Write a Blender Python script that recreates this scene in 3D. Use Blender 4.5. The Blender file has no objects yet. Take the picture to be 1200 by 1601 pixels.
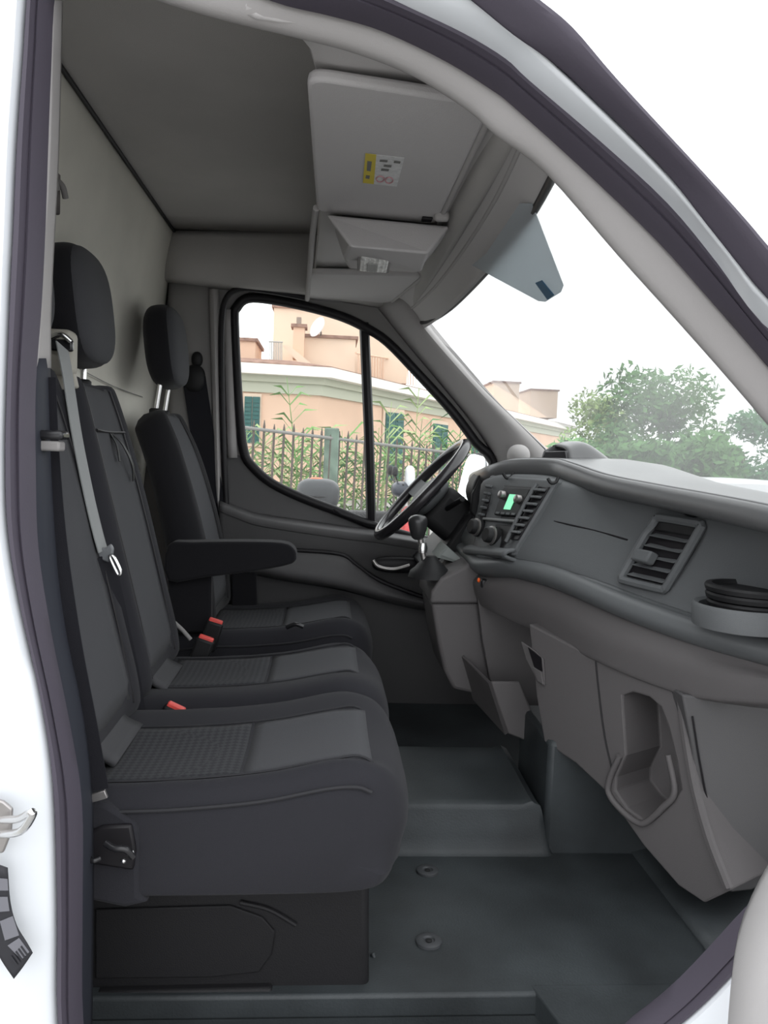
import bpy, bmesh, math, random
import numpy as np
from mathutils import Vector, Matrix
random.seed(7)
scene = bpy.context.scene
COL = scene.collection

# ------------------------------------------------------------------ camera
IW, IH, F = 1200, 1601, 1250.0
VX, VY, ROLL = 510.0, 708.0, 0.04           # where the lateral axis (+Y) meets the picture, camera roll
CAM = Vector((0.0, -0.95, 0.85))
_ox = (VX - IW / 2) * math.cos(ROLL) + (VY - IH / 2) * math.sin(ROLL)
_oy = -(VX - IW / 2) * math.sin(ROLL) + (VY - IH / 2) * math.cos(ROLL)
_p = math.atan(-_oy / F)
_y = math.atan(-_ox * math.cos(_p) / F)
FWD = Vector((math.sin(_y) * math.cos(_p), math.cos(_y) * math.cos(_p), -math.sin(_p)))
_r0 = FWD.cross(Vector((0, 0, 1))).normalized()
_u0 = _r0.cross(FWD)
RIGHT = (_r0 * math.cos(ROLL) + _u0 * math.sin(ROLL)).normalized()
UP = RIGHT.cross(FWD).normalized()
cd = bpy.data.cameras.new('camera'); cam = bpy.data.objects.new('camera', cd); COL.objects.link(cam)
cam.matrix_world = Matrix(((RIGHT.x, UP.x, -FWD.x, CAM.x), (RIGHT.y, UP.y, -FWD.y, CAM.y),
                           (RIGHT.z, UP.z, -FWD.z, CAM.z), (0, 0, 0, 1)))
cd.sensor_fit = 'VERTICAL'; cd.sensor_height = 36.0; cd.lens = 36.0 * F / IH
cd.clip_start = 0.02; cd.clip_end = 400
scene.camera = cam

# ------------------------------------------------------------------ world, exposure
w = bpy.data.worlds.new('overcast_sky'); scene.world = w; w.use_nodes = True
bg = w.node_tree.nodes['Background']; bg.inputs[0].default_value = (0.965, 0.98, 1.01, 1); bg.inputs[1].default_value = 2.0
scene.view_settings.view_transform = 'Standard'; scene.view_settings.look = 'None'
scene.view_settings.gamma = 1.0; scene.view_settings.use_curve_mapping = False
scene.view_settings.exposure = 0.25

# ------------------------------------------------------------------ pixel -> place
def ray(px, py):
    return FWD * F + RIGHT * (px - IW / 2) - UP * (py - IH / 2)
def P(px, py, d):
    r = ray(px, py); return CAM + r * (d / r.y)
def PZ(px, py, z):
    r = ray(px, py); return CAM + r * ((z - CAM.z) / r.z)
def PL(px, py, p0, n):
    r = ray(px, py); return CAM + r * ((p0 - CAM).dot(n) / r.dot(n))

# ------------------------------------------------------------------ materials
MATS = {}
def mat(name, color, rough=0.6, spec=0.3, bump=0.0, bscale=400, var=0.0, vscale=6, metal=0.0, coat=0.0, sheen=0.0, stain=None):
    if name in MATS: return MATS[name]
    m = bpy.data.materials.new(name); m.use_nodes = True; nt = m.node_tree
    b = nt.nodes['Principled BSDF']
    b.inputs['Base Color'].default_value = (*color, 1); b.inputs['Roughness'].default_value = rough
    b.inputs['Specular IOR Level'].default_value = spec; b.inputs['Metallic'].default_value = metal
    b.inputs['Coat Weight'].default_value = coat; b.inputs['Sheen Weight'].default_value = sheen
    tc = nt.nodes.new('ShaderNodeTexCoord')
    if var > 0 or stain:
        n = nt.nodes.new('ShaderNodeTexNoise'); n.inputs['Scale'].default_value = vscale; n.inputs['Detail'].default_value = 6
        nt.links.new(tc.outputs['Object'], n.inputs['Vector'])
        r = nt.nodes.new('ShaderNodeValToRGB'); e = r.color_ramp.elements
        lo = stain if stain else tuple(c * (1 - var) for c in color); hi = tuple(min(1, c * (1 + var)) for c in color)
        e[0].position = 0.34; e[0].color = (*lo, 1); e[1].position = 0.66; e[1].color = (*hi, 1)
        nt.links.new(n.outputs['Fac'], r.inputs['Fac']); nt.links.new(r.outputs['Color'], b.inputs['Base Color'])
    if bump > 0:
        n2 = nt.nodes.new('ShaderNodeTexNoise'); n2.inputs['Scale'].default_value = bscale; n2.inputs['Detail'].default_value = 3
        nt.links.new(tc.outputs['Object'], n2.inputs['Vector'])
        bp = nt.nodes.new('ShaderNodeBump'); bp.inputs['Strength'].default_value = bump; bp.inputs['Distance'].default_value = 0.002
        nt.links.new(n2.outputs['Fac'], bp.inputs['Height']); nt.links.new(bp.outputs['Normal'], b.inputs['Normal'])
    MATS[name] = m; return m
def weave(name, color, color2):
    m = mat(name, color, rough=0.9, spec=0.12, sheen=0.05); nt = m.node_tree; b = nt.nodes['Principled BSDF']
    tc = nt.nodes['Texture Coordinate']
    mp = nt.nodes.new('ShaderNodeMapping'); mp.inputs['Rotation'].default_value = (0, 0, 0.785); mp.inputs['Scale'].default_value = (115, 115, 115)
    ck = nt.nodes.new('ShaderNodeTexChecker'); ck.inputs['Scale'].default_value = 1.0
    ck.inputs['Color1'].default_value = (*color, 1); ck.inputs['Color2'].default_value = (*color2, 1)
    nt.links.new(tc.outputs['Object'], mp.inputs['Vector']); nt.links.new(mp.outputs['Vector'], ck.inputs['Vector'])
    nt.links.new(ck.outputs['Color'], b.inputs['Base Color'])
    bp = nt.nodes.new('ShaderNodeBump'); bp.inputs['Strength'].default_value = 0.3; bp.inputs['Distance'].default_value = 0.002
    nt.links.new(ck.outputs['Fac'], bp.inputs['Height']); nt.links.new(bp.outputs['Normal'], b.inputs['Normal'])
    return m
def glassmat(name, tint, dust, refl):
    m = bpy.data.materials.new(name); m.use_nodes = True; nt = m.node_tree; nt.nodes.clear()
    out = nt.nodes.new('ShaderNodeOutputMaterial'); tr = nt.nodes.new('ShaderNodeBsdfTransparent'); tr.inputs[0].default_value = (*tint, 1)
    du = nt.nodes.new('ShaderNodeBsdfTranslucent'); du.inputs[0].default_value = (1, 1, 1, 1)
    gl = nt.nodes.new('ShaderNodeBsdfGlossy'); gl.inputs['Roughness'].default_value = 0.02
    m1 = nt.nodes.new('ShaderNodeMixShader'); m1.inputs[0].default_value = dust
    m2 = nt.nodes.new('ShaderNodeMixShader'); fr = nt.nodes.new('ShaderNodeLayerWeight'); fr.inputs[0].default_value = refl; fp = nt.nodes.new('ShaderNodeMath'); fp.operation = 'MULTIPLY'; fp.inputs[1].default_value = 0.5
    nt.links.new(tr.outputs[0], m1.inputs[1]); nt.links.new(du.outputs[0], m1.inputs[2])
    nt.links.new(fr.outputs['Fresnel'], fp.inputs[0]); nt.links.new(fp.outputs[0], m2.inputs[0]); nt.links.new(m1.outputs[0], m2.inputs[1]); nt.links.new(gl.outputs[0], m2.inputs[2])
    nt.links.new(m2.outputs[0], out.inputs[0]); return m
def emit(name, color, s):
    m = bpy.data.materials.new(name); m.use_nodes = True; b = m.node_tree.nodes['Principled BSDF']
    b.inputs['Base Color'].default_value = (*color, 1); b.inputs['Emission Color'].default_value = (*color, 1); b.inputs['Emission Strength'].default_value = s
    return m

M_FAB = mat('seat_fabric_charcoal', (0.027, 0.027, 0.0315), 0.95, 0.1, bump=0.35, bscale=900, sheen=0.06)
M_FABD = mat('seat_fabric_black', (0.015, 0.0148, 0.017), 0.95, 0.1, bump=0.3, bscale=900, sheen=0.1)
M_INS = weave('seat_fabric_insert_weave', (0.047, 0.048, 0.052), (0.031, 0.032, 0.036))
M_PAN = mat('seat_fabric_grey', (0.066, 0.067, 0.073), 0.95, 0.1, bump=0.35, bscale=900, sheen=0.06)
M_SEAM = mat('seam_thread', (0.027, 0.027, 0.030), 0.8)
M_BLK = mat('black_plastic', (0.013, 0.013, 0.014), 0.55, 0.3, bump=0.1)
M_BLKG = mat('black_gloss_plastic', (0.018, 0.018, 0.020), 0.25, 0.5)
M_DASH = mat('dash_charcoal_plastic', (0.110, 0.116, 0.120), 0.55, 0.35, bump=0.25, bscale=700)
M_DTOP = mat('dash_top_plastic', (0.105, 0.106, 0.108), 0.32, 0.65, bump=0.15, bscale=700)
M_LIP = mat('dash_lip_rubber', (0.110, 0.116, 0.120), 0.42, 0.45, bump=0.1, bscale=700)
M_LOW = mat('lower_dash_warm_grey', (0.118, 0.111, 0.112), 0.6, 0.3, bump=0.25, bscale=700)
M_LOWD = M_CONS = M_LOW                       # the lower dash, console and bins are one moulding colour
M_FLOOR = mat('floor_rubber', (0.036, 0.042, 0.045), 0.5, 0.4, bump=0.3, bscale=250, var=0.35, vscale=5)
M_BOX = mat('seat_box_plastic', (0.011, 0.0108, 0.012), 0.6, 0.3, bump=0.3, bscale=500)
M_CEIL = mat('headliner_felt', (0.44, 0.425, 0.41), 0.95, 0.05, bump=0.3, bscale=600, var=0.06, vscale=3)
M_HEAD = mat('header_trim_grey', (0.50, 0.485, 0.48), 0.8, 0.2, bump=0.15, bscale=700)
M_VIS = mat('visor_vinyl', (0.50, 0.485, 0.485), 0.85, 0.15, bump=0.25, bscale=500)
M_BULK = mat('bulkhead_panel', (0.72, 0.70, 0.63), 0.8, 0.2, var=0.12, vscale=2.2)
M_PIL = mat('pillar_trim_grey', (0.40, 0.385, 0.38), 0.75, 0.25, bump=0.12, bscale=700)
M_PILD = mat('pillar_trim_dark', (0.27, 0.26, 0.255), 0.8, 0.2, bump=0.12, bscale=700)
M_DOOR = mat('door_panel_grey', (0.095, 0.093, 0.095), 0.6, 0.3, bump=0.2, bscale=700)
M_DOORL = M_DOOR
M_SEAL = mat('rubber_seal', (0.075, 0.066, 0.086), 0.6, 0.3, bump=0.1, bscale=300)
M_SEALB = mat('rubber_seal_black', (0.010, 0.009, 0.011), 0.5, 0.35)
M_WHITE = mat('white_body_paint', (0.76, 0.79, 0.82), 0.25, 0.5, coat=0.5)
M_STEEL = mat('bright_steel', (0.75, 0.75, 0.75), 0.25, 0.5, metal=1.0)
M_STEELD = mat('dull_steel', (0.42, 0.40, 0.39), 0.4, 0.5, metal=0.9)
M_BELT = mat('belt_webbing_black', (0.015, 0.015, 0.019), 0.8, 0.2, bump=0.4, bscale=1200)
M_BELTLIT = mat('belt_webbing_lit', (0.30, 0.31, 0.31), 0.7, 0.3, bump=0.4, bscale=1200)  # webbing lightened where it catches light: the light is put into the colour
M_RED = mat('red_button', (0.80, 0.10, 0.085), 0.4, 0.4)
M_CREAM = mat('cream_plastic', (0.42, 0.40, 0.35), 0.6, 0.3)
M_LENS = mat('lamp_lens', (0.75, 0.75, 0.73), 0.15, 0.6, var=0.25, vscale=90)
M_GLASS = glassmat('door_glass', (0.93, 0.95, 0.93), 0.03, 0.12)
M_SCREEN = glassmat('windscreen_glass', (0.90, 0.92, 0.90), 0.11, 0.12)

# ------------------------------------------------------------------ mesh helpers
def link(name, me, m, parent=None):
    o = bpy.data.objects.new(name, me); COL.objects.link(o)
    if m is not None: me.materials.append(m)
    if parent is not None: setpar(o, parent)
    return o
def wloc(o):                                  # where the origin of o stands in the world (no parent is rotated or scaled)
    v = o.location.copy()
    while o.parent is not None:
        v = v + o.matrix_parent_inverse.translation + o.parent.location; o = o.parent
    return v
def setpar(o, parent):
    o.parent = parent; o.matrix_parent_inverse = Matrix.Translation(-wloc(parent))
def mesh(name, verts, faces, m, parent=None, smooth=True, fixn=True):
    me = bpy.data.meshes.new(name); me.from_pydata([tuple(v) for v in verts], [], faces); me.validate()
    if fixn:
        bm = bmesh.new(); bm.from_mesh(me); bmesh.ops.remove_doubles(bm, verts=bm.verts, dist=1e-6)
        bmesh.ops.recalc_face_normals(bm, faces=bm.faces); bm.to_mesh(me); bm.free()
    if smooth:
        for p in me.polygons: p.use_smooth = True
        try: me.set_sharp_from_angle(angle=math.radians(42))
        except Exception: pass
    return link(name, me, m, parent)
def tag(o, label, cat=None, group=None, kind=None):
    o['label'] = label
    if cat: o['category'] = cat
    if group: o['group'] = group
    if kind: o['kind'] = kind
    return o
def empty(name, loc, label, cat, group=None, kind=None):
    o = bpy.data.objects.new(name, None); COL.objects.link(o); o.location = loc; o.empty_display_size = 0.05
    return tag(o, label, cat, group, kind)
def crom(pts, n=6, closed=False):
    pts = [Vector(p) for p in pts]; N = len(pts); out = []
    if N < 3 and not closed:
        return [pts[0].lerp(pts[1], k / n) for k in range(n + 1)]
    rng = range(N) if closed else range(N - 1)
    for i in rng:
        if closed: p0, p1, p2, p3 = pts[i - 1], pts[i], pts[(i + 1) % N], pts[(i + 2) % N]
        else:
            p1, p2 = pts[i], pts[i + 1]
            p0 = pts[i - 1] if i > 0 else p1 * 2 - p2
            p3 = pts[i + 2] if i + 2 < N else p2 * 2 - p1
        for k in range(n):
            t = k / n; t2 = t * t; t3 = t2 * t
            out.append(0.5 * ((2 * p1) + (p2 - p0) * t + (2 * p0 - 5 * p1 + 4 * p2 - p3) * t2 + (3 * p1 - p0 - 3 * p2 + p3) * t3))
    if not closed: out.append(pts[-1])
    return out
def loft(name, rings, m, parent=None, ring_closed=True, path_closed=False, caps=True, thick=0.0, smooth=True):
    n = len(rings[0]); v = [p for r in rings for p in r]; f = []
    R = len(rings)
    for i in range(R if path_closed else R - 1):
        a = i * n; b = ((i + 1) % R) * n
        for j in range(n if ring_closed else n - 1):
            k = (j + 1) % n; f.append((a + j, a + k, b + k, b + j))
    if caps and ring_closed and not path_closed:
        f.append(tuple(range(n))); f.append(tuple((R - 1) * n + j for j in range(n)))
    o = mesh(name, v, f, m, parent, smooth)
    if thick:
        s = o.modifiers.new('thickness', 'SOLIDIFY'); s.thickness = thick; s.offset = 0
    return o
def sheet(name, rows, m, parent=None, nu=5, nv=5, thick=0.01, closed=False, smooth_u=True, smooth_v=True):
    """rows: list of control rows, each a list of points (across)"""
    rr = [crom(r, nu, closed) if smooth_u else [Vector(p) for p in r] for r in rows]
    n = len(rr[0])
    if smooth_v and len(rows) > 2:
        cols = [crom([r[j] for r in rr], nv) for j in range(n)]
        rr = [[c[i] for c in cols] for i in range(len(cols[0]))]
    return loft(name, rr, m, parent, ring_closed=closed, caps=False, thick=thick)
def tube(name, pts, r, m, parent=None, seg=10, closed=False, n=5, smooth_path=True, flat=1.0, rs=None):
    pts = crom(pts, n, closed) if smooth_path else [Vector(p) for p in pts]
    N = len(pts); rings = []; prev = None
    for i, p in enumerate(pts):
        if closed: t = (pts[(i + 1) % N] - pts[i - 1])
        else: t = pts[min(i + 1, N - 1)] - pts[max(i - 1, 0)]
        t.normalize()
        if prev is None:
            a = Vector((0, 0, 1)) if abs(t.z) < 0.9 else Vector((1, 0, 0))
            u = t.cross(a).normalized()
        else:
            u = (prev - t * prev.dot(t)).normalized()
        prev = u; v = t.cross(u)
        rad = r if rs is None else rs[0] + (rs[1] - rs[0]) * i / max(1, N - 1)
        rings.append([p + u * (rad * math.cos(2 * math.pi * k / seg)) + v * (rad * flat * math.sin(2 * math.pi * k / seg)) for k in range(seg)])
    return loft(name, rings, m, parent, path_closed=closed)
def ribbon(name, pts, wdir, w, t, m, parent=None, n=8):
    pts = crom(pts, n); rings = []
    for i, p in enumerate(pts):
        tg = (pts[min(i + 1, len(pts) - 1)] - pts[max(i - 1, 0)]).normalized()
        a = Vector(wdir); a = (a - tg * a.dot(tg)).normalized(); b = tg.cross(a)
        rings.append([p + a * w / 2 + b * t / 2, p - a * w / 2 + b * t / 2, p - a * w / 2 - b * t / 2, p + a * w / 2 - b * t / 2])
    return loft(name, rings, m, parent, smooth=True)
def bev(o, width, seg=2, angle=35):
    b = o.modifiers.new('bevel', 'BEVEL'); b.width = width; b.segments = seg; b.limit_method = 'ANGLE'; b.angle_limit = math.radians(angle)
    return o
def box(name, c, s, m, parent=None, bevel=0.004, axes=None, seg=2):
    c = Vector(c); ax = axes or (Vector((1, 0, 0)), Vector((0, 1, 0)), Vector((0, 0, 1)))
    v = [c + ax[0] * (s[0] / 2 * i) + ax[1] * (s[1] / 2 * j) + ax[2] * (s[2] / 2 * k) for i in (-1, 1) for j in (-1, 1) for k in (-1, 1)]
    f = [(0, 1, 3, 2), (4, 6, 7, 5), (0, 4, 5, 1), (2, 3, 7, 6), (0, 2, 6, 4), (1, 5, 7, 3)]
    o = mesh(name, v, f, m, parent)
    if bevel: bev(o, bevel, seg)
    return o
def prism(name, poly, d, m, parent=None, bevel=0.004, seg=2):
    poly = [Vector(p) for p in poly]; d = Vector(d); n = len(poly)
    v = poly + [p + d for p in poly]
    f = [tuple(range(n)), tuple(range(2 * n - 1, n - 1, -1))] + [(i, (i + 1) % n, n + (i + 1) % n, n + i) for i in range(n)]
    o = mesh(name, v, f, m, parent)
    if bevel: bev(o, bevel, seg)
    return o
def lathe(name, c, prof, m, parent=None, seg=28, axis=(0, 0, 1)):
    c = Vector(c); a = Vector(axis).normalized()
    u = a.cross(Vector((0, 1, 0)) if abs(a.y) < 0.9 else Vector((1, 0, 0))).normalized(); v = a.cross(u)
    rings = [[c + a * h + u * (r * math.cos(2 * math.pi * k / seg)) + v * (r * math.sin(2 * math.pi * k / seg)) for k in range(seg)] for r, h in prof]
    return loft(name, rings, m, parent)
def pillow(name, c, half, m, parent=None, e=3.2, axes=None, nu=20, nv=28):
    c = Vector(c); ax = axes or (Vector((1, 0, 0)), Vector((0, 1, 0)), Vector((0, 0, 1)))
    sp = lambda x, q: math.copysign(abs(x) ** q, x)
    q = 2.0 / e; rings = []
    for i in range(nu + 1):
        ph = -math.pi / 2 + math.pi * i / nu
        ring = []
        for j in range(nv):
            th = 2 * math.pi * j / nv
            x = sp(math.cos(ph), q) * sp(math.cos(th), q); y = sp(math.cos(ph), q) * sp(math.sin(th), q); z = sp(math.sin(ph), q)
            ring.append(c + ax[0] * (x * half[0]) + ax[1] * (y * half[1]) + ax[2] * (z * half[2]))
        rings.append(ring)
    return loft(name, rings, m, parent, caps=False)
def quadface(q):
    """bilinear patch q = TL, TR, BR, BL ; returns S(u,v,off) with off along the normal that faces the cab"""
    tl, tr, br, bl = [Vector(p) for p in q]
    n = (tr - tl).cross(bl - tl).normalized()
    if n.dot(CAM - tl) < 0: n = -n
    def S(u, v, off=0.0):
        return tl.lerp(tr, u).lerp(bl.lerp(br, u), v) + n * off
    S.n = n
    return S
def plate(name, S, u0, u1, v0, v1, o0, o1, m, parent=None, bevel=0.002):
    poly = [S(u0, v0, o0), S(u1, v0, o0), S(u1, v1, o0), S(u0, v1, o0)]
    return prism(name, poly, S.n * (o1 - o0), m, parent, bevel)
def boolean_cut(o, cutter):
    b = o.modifiers.new('cut', 'BOOLEAN'); b.operation = 'DIFFERENCE'; b.object = cutter; b.solver = 'EXACT'
    dg = bpy.context.evaluated_depsgraph_get(); me = bpy.data.meshes.new_from_object(o.evaluated_get(dg))
    o.modifiers.clear(); old = o.data; o.data = me; me.name = old.name
    bpy.data.objects.remove(cutter, do_unlink=True)

X, Y, Z = Vector((1, 0, 0)), Vector((0, 1, 0)), Vector((0, 0, 1))

# ================================================================== THE CAB SHELL
# ---- floor
floor = empty('floor', (0.3, 0.9, 0), 'dark grey rubber cab floor with a raised hump between the seats and dash', 'floor', kind='structure')
box('floor_mat', (0.15, 1.01, -0.02), (1.7, 1.52, 0.04), M_FLOOR, floor, 0.006)
prism('floor_extension', [(0.42, 0.03, -0.04), (1.0, 0.03, -0.04), (1.0, 0.27, -0.04), (0.36, 0.27, -0.04)], (0, 0, 0.041), M_FLOOR, floor, 0.003, 2)
box('step_tread', (0.0, 0.14, -0.16), (1.2, 0.26, 0.04), M_FLOOR, floor, 0.006)
box('step_riser', (-0.12, 0.262, -0.10), (1.0, 0.02, 0.16), M_FLOOR, floor, 0.004)
hump = sheet('tunnel_hump', [[(x, 0.685, -0.005), (x, 0.70, 0.012), (x - .012, 0.715, 0.090), (x - .02, 0.74, 0.102), (x - .02, 0.95, 0.108), (x - .02, 1.05, 0.10), (x, 1.09, -0.005)] for x in (-0.3, 0.1, 0.37, 0.47, 0.505)] +
             [[(0.52, yv_, -0.004) for yv_ in (0.69, 0.70, 0.72, 0.74, 0.95, 1.03, 1.08)]], M_FLOOR, floor, 3, 2, 0.006)
sheet('toe_board', [[(0.70, y, -.005) for y in (0.3, 0.9, 1.75)], [(0.84, y, 0.05) for y in (0.3, 0.9, 1.75)], [(1.0, y, 0.32) for y in (0.3, 0.9, 1.75)], [(1.02, y, 0.7) for y in (0.3, 0.9, 1.75)]], M_FLOOR, floor, 2, 6, 0.02)
for px, py in ((668, 1360), (670, 1470)):
    c = PZ(px, py, 0.004)
    k = lathe('mat_clip', c, [(0.023, -0.004), (0.023, 0.0005), (0.021, 0.002), (0.011, 0.0015), (0.009, -.001), (0.006, -.001)], mat('clip_grey', (0.050, 0.053, 0.057), 0.5, 0.4), floor)
    lathe('clip_pin', c, [(0.006, -0.004), (0.006, 0.0), (0.003, 0.001)], M_BLK, k, 12)
tube('mat_edge', [P(582, 1490, 1.30), P(590, 1515, 1.29), P(597, 1535, 1.285)], 0.004, M_FLOOR, floor)
box('tunnel_wall', (0.66, 0.83, 0.12), (0.32, 0.26, 0.26), M_FLOOR, floor, 0.012)

# ---- ceiling
ceil = empty('ceiling', (0, 0.9, 1.56), 'grey felt headliner over the seats', 'ceiling', kind='structure')
sheet('headliner', [[(-0.60, y, 1.555) for y in (0.0, 0.9, 1.76)], [(-0.2, y, 1.565) for y in (0.0, 0.9, 1.76)], [(0.0, y, 1.56) for y in (0.0, 0.9, 1.76)], [(0.16, y, 1.50) for y in (0.06, 0.9, 1.74)], [(0.27, y, 1.33) for y in (0.14, 0.9, 1.72)]], M_CEIL, ceil, 4, 5, 0.03)

# ---- bulkhead behind the seats
wr = empty('wall_rear', (-0.6, 0.9, 0), 'pale grey bulkhead panel behind the seats with dark scuffs', 'wall', kind='structure')
ys = (-0.02, 0.4, 0.9, 1.4, 1.76)
sheet('bulkhead_panel', [[(-0.62, y, -0.2) for y in ys], [(-0.63, y, 0.5) for y in ys],
      [(-0.62 + e, y, 1.05) for y, e in zip(ys, (0, 0, 0, 0.02, 0.05))], [(-0.58 + e, y, 1.3) for y, e in zip(ys, (0, 0, 0, 0.02, 0.03))],
      [(-0.52, y, 1.555) for y in ys]], M_BULK, wr, 4, 5, 0.02)
tube('top_joint', [(-0.509, y, 1.536) for y in (0.0, 0.6, 1.2, 1.74)], 0.005, M_SEALB, wr)
tube('corner_joint', [(-0.535, 1.735, 1.54), (-0.545, 1.735, 1.35), (-0.55, 1.735, 1.15)], 0.007, M_SEALB, wr)
tube('panel_joint', [(-0.598, 1.0, 1.03), (-0.59, 1.3, 1.01), (-0.575, 1.6, 1.0)], 0.0012, M_PILD, wr)
# hook plate high on the bulkhead and smudges
pl = P(140, 285, 1.62); hk = box('hook_plate', (-0.558, pl.y, pl.z), (0.012, 0.16, 0.09), mat('scuffed_panel', (0.22, 0.20, 0.19), 0.8, 0.2, stain=(0.10, 0.09, 0.09), vscale=14), wr, 0.004)
for dy in (-0.045, 0.0, 0.05):
    tube('hook', [(-0.556, pl.y + dy, pl.z + 0.02), (-0.540, pl.y + dy, pl.z + 0.005), (-0.537, pl.y + dy + 0.012, pl.z - 0.015)], 0.006, M_PILD, wr)

# ---- far side wall with the driver's door in it
GLASS_D = 2.74
Wpx = [(367, 505), (371, 482), (388, 468), (425, 470), (480, 481), (530, 495), (568, 512), (605, 536), (655, 588), (705, 643), (742, 692), (770, 735),
       (705, 852), (640, 838), (580, 820), (530, 800), (470, 777), (425, 755), (396, 730), (382, 706), (374, 640)]
Wl = [P(x, y, 2.72) for x, y in Wpx]
def xz(x, z): return Vector((x, 1.77, z))
Ol = [xz(-0.64, 1.15), xz(-0.64, 1.58), xz(-0.5, 1.58), xz(-0.3, 1.58), xz(-0.05, 1.58), xz(0.12, 1.5), P(600, 440, 2.72), P(650, 478, 2.72), P(705, 545, 2.72), P(765, 615, 2.72), P(830, 685, 2.72), P(865, 720, 2.72),
      xz(1.0, 0.2), xz(0.8, -0.1), xz(0.5, -0.1), xz(0.3, -0.1), xz(0.1, -0.1), xz(-0.2, -0.1), xz(-0.64, -0.1), xz(-0.64, 0.5), xz(-0.64, 0.9)]
wl = empty('wall_left', (0, 1.77, 0), 'grey trimmed side of the cab around the driver door window', 'wall', kind='structure')
v = Wl + Ol; n = len(Wl)
o = mesh('side_panel', v, [(i, (i + 1) % n, n + (i + 1) % n, n + i) for i in range(n)], M_PILD, wl)
sm = o.modifiers.new('thickness', 'SOLIDIFY'); sm.thickness = 0.02; sm.offset = 0
# header band above the window, B-pillar trim, body flange
sheet('header_band', [[P(x, 362, 2.66) for x in (256, 370, 500, 620)], [P(256, 400, 2.63), P(370, 408, 2.63), P(500, 420, 2.63), P(620, 440, 2.63)], [P(258, 432, 2.64), P(370, 443, 2.64), P(480, 455, 2.64), P(600, 470, 2.64)], [P(258, 440, 2.70), P(370, 452, 2.70), P(480, 462, 2.70), P(600, 480, 2.70)]], M_CEIL, wl, 3, 4, 0.012)
sheet('pillar_cover', [[P(x, y, d) for x, d in ((264, 2.69), (290, 2.68), (322, 2.69), (330, 2.71))] for y in (440, 560, 700, 850, 1010)], M_PILD, wl, 3, 3, 0.012)
sheet('pillar_flange', [[P(x + (y - 460) * .022, y, d) for x, d in ((328, 2.67), (334, 2.655), (341, 2.67))] for y in (452, 560, 700, 840)], M_PIL, wl, 3, 3, 0.006)
tube('pillar_seal', [P(480, 466, 2.66), P(420, 455, 2.66), P(375, 452, 2.66), P(352, 470, 2.66), P(346, 520, 2.66), P(347, 620, 2.66), P(350, 720, 2.66), P(356, 830, 2.66)], 0.010, M_SEALB, wl)

d1 = empty('door_1', (0.1, 1.76, 0), 'charcoal driver door with a curved sill, pull handle and side window', 'door', kind='structure')
tube('window_seal', [p + Vector((0, -0.015, 0)) for p in Wl], 0.016, M_SEALB, d1, closed=True, n=4)
sheet('frame_strip', [[P(x + (y - 480) * .035, y, d) for x, d in ((348, 2.70), (354, 2.69), (362, 2.70))] for y in (484, 560, 640, 716)], M_PIL, d1, 3, 3, 0.006)
tube('window_divider', [P(569, 505, 2.715), P(573, 600, 2.715), P(577, 700, 2.715), P(580, 822, 2.715)], 0.017, M_SEALB, d1, seg=8)
gl = mesh('window_pane', [P(x, y, GLASS_D) for x, y in Wpx], [tuple(range(len(Wpx)))], M_GLASS, d1, smooth=False)
# door inner skin
cols = (343, 372, 385, 400, 440, 500, 560, 600, 700, 780)
r0 = (713, 713, 724, 740, 764, 792, 813, 826, 846, 860); r1 = (782, 794, 799, 804, 811, 820, 828, 833, 850, 862)
rows = [[P(x, y, 2.735) for x, y in zip(cols, r0)], [P(x, y + 2, 2.712) for x, y in zip(cols, r0)],
        [P(x, y - 4, 2.705) for x, y in zip(cols, r1)], [P(x, y, 2.69) for x, y in zip(cols, r1)], [P(x, y + 6, 2.615) for x, y in zip(cols, r1)], [P(x, y + 10, 2.602) for x, y in zip(cols, r1)], [P(x, y + 17, 2.604) for x, y in zip(cols, r1)]]
sheet('sill_panel', rows, M_DOORL, d1, 4, 4, 0.01)
rows = [[P(x, y + 15, 2.607) for x, y in zip(cols, r1)], [P(x, y + 35, 2.615) for x, y in zip(cols, r1)], [P(x, 890, 2.64) for x in cols], [P(x, 960, 2.68) for x in cols], [P(x, 1160, 2.70) for x in cols]]
sheet('inner_skin', rows, M_DOOR, d1, 4, 4, 0.01)
# arm pod: crease then a lit lower ledge
tops = [(384, 858), (420, 859), (460, 862), (530, 868), (556, 884), (590, 908), (640, 928), (700, 948)]
bots = [(384, 888), (410, 891), (445, 898), (520, 910), (570, 922), (610, 933), (660, 944), (702, 950)]
sheet('arm_pod', [[P(x, y, 2.63) for x, y in tops], [P(x, y + 4, 2.58) for x, y in tops], [P((a[0] + b[0]) / 2, (a[1] + b[1]) / 2 + 2, 2.56) for a, b in zip(tops, bots)], [P(x, y, 2.555) for x, y in bots], [P(x, y + 8, 2.60) for x, y in bots]], M_DOOR, d1, 4, 4, 0.01)
tube('pod_crease', [P(x, y - 2, 2.585) for x, y in tops], 0.007, M_SEALB, d1)
hc = P(622, 883, 2.58)
pillow('handle_recess', hc, (0.085, 0.02, 0.027), M_SEALB, d1, 2.6)
tube('door_handle', [P(583, 876, 2.55), P(592, 886, 2.545), P(615, 890, 2.54), P(640, 884, 2.545)], 0.006, M_STEELD, d1)
sheet('sill_vent', [[P(520, 795, 2.655), P(550, 806, 2.655), P(588, 820, 2.655)], [P(522, 801, 2.65), P(550, 812, 2.65), P(586, 824, 2.65)]], M_SEALB, d1, 3, 3, 0.006, smooth_v=False)

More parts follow.
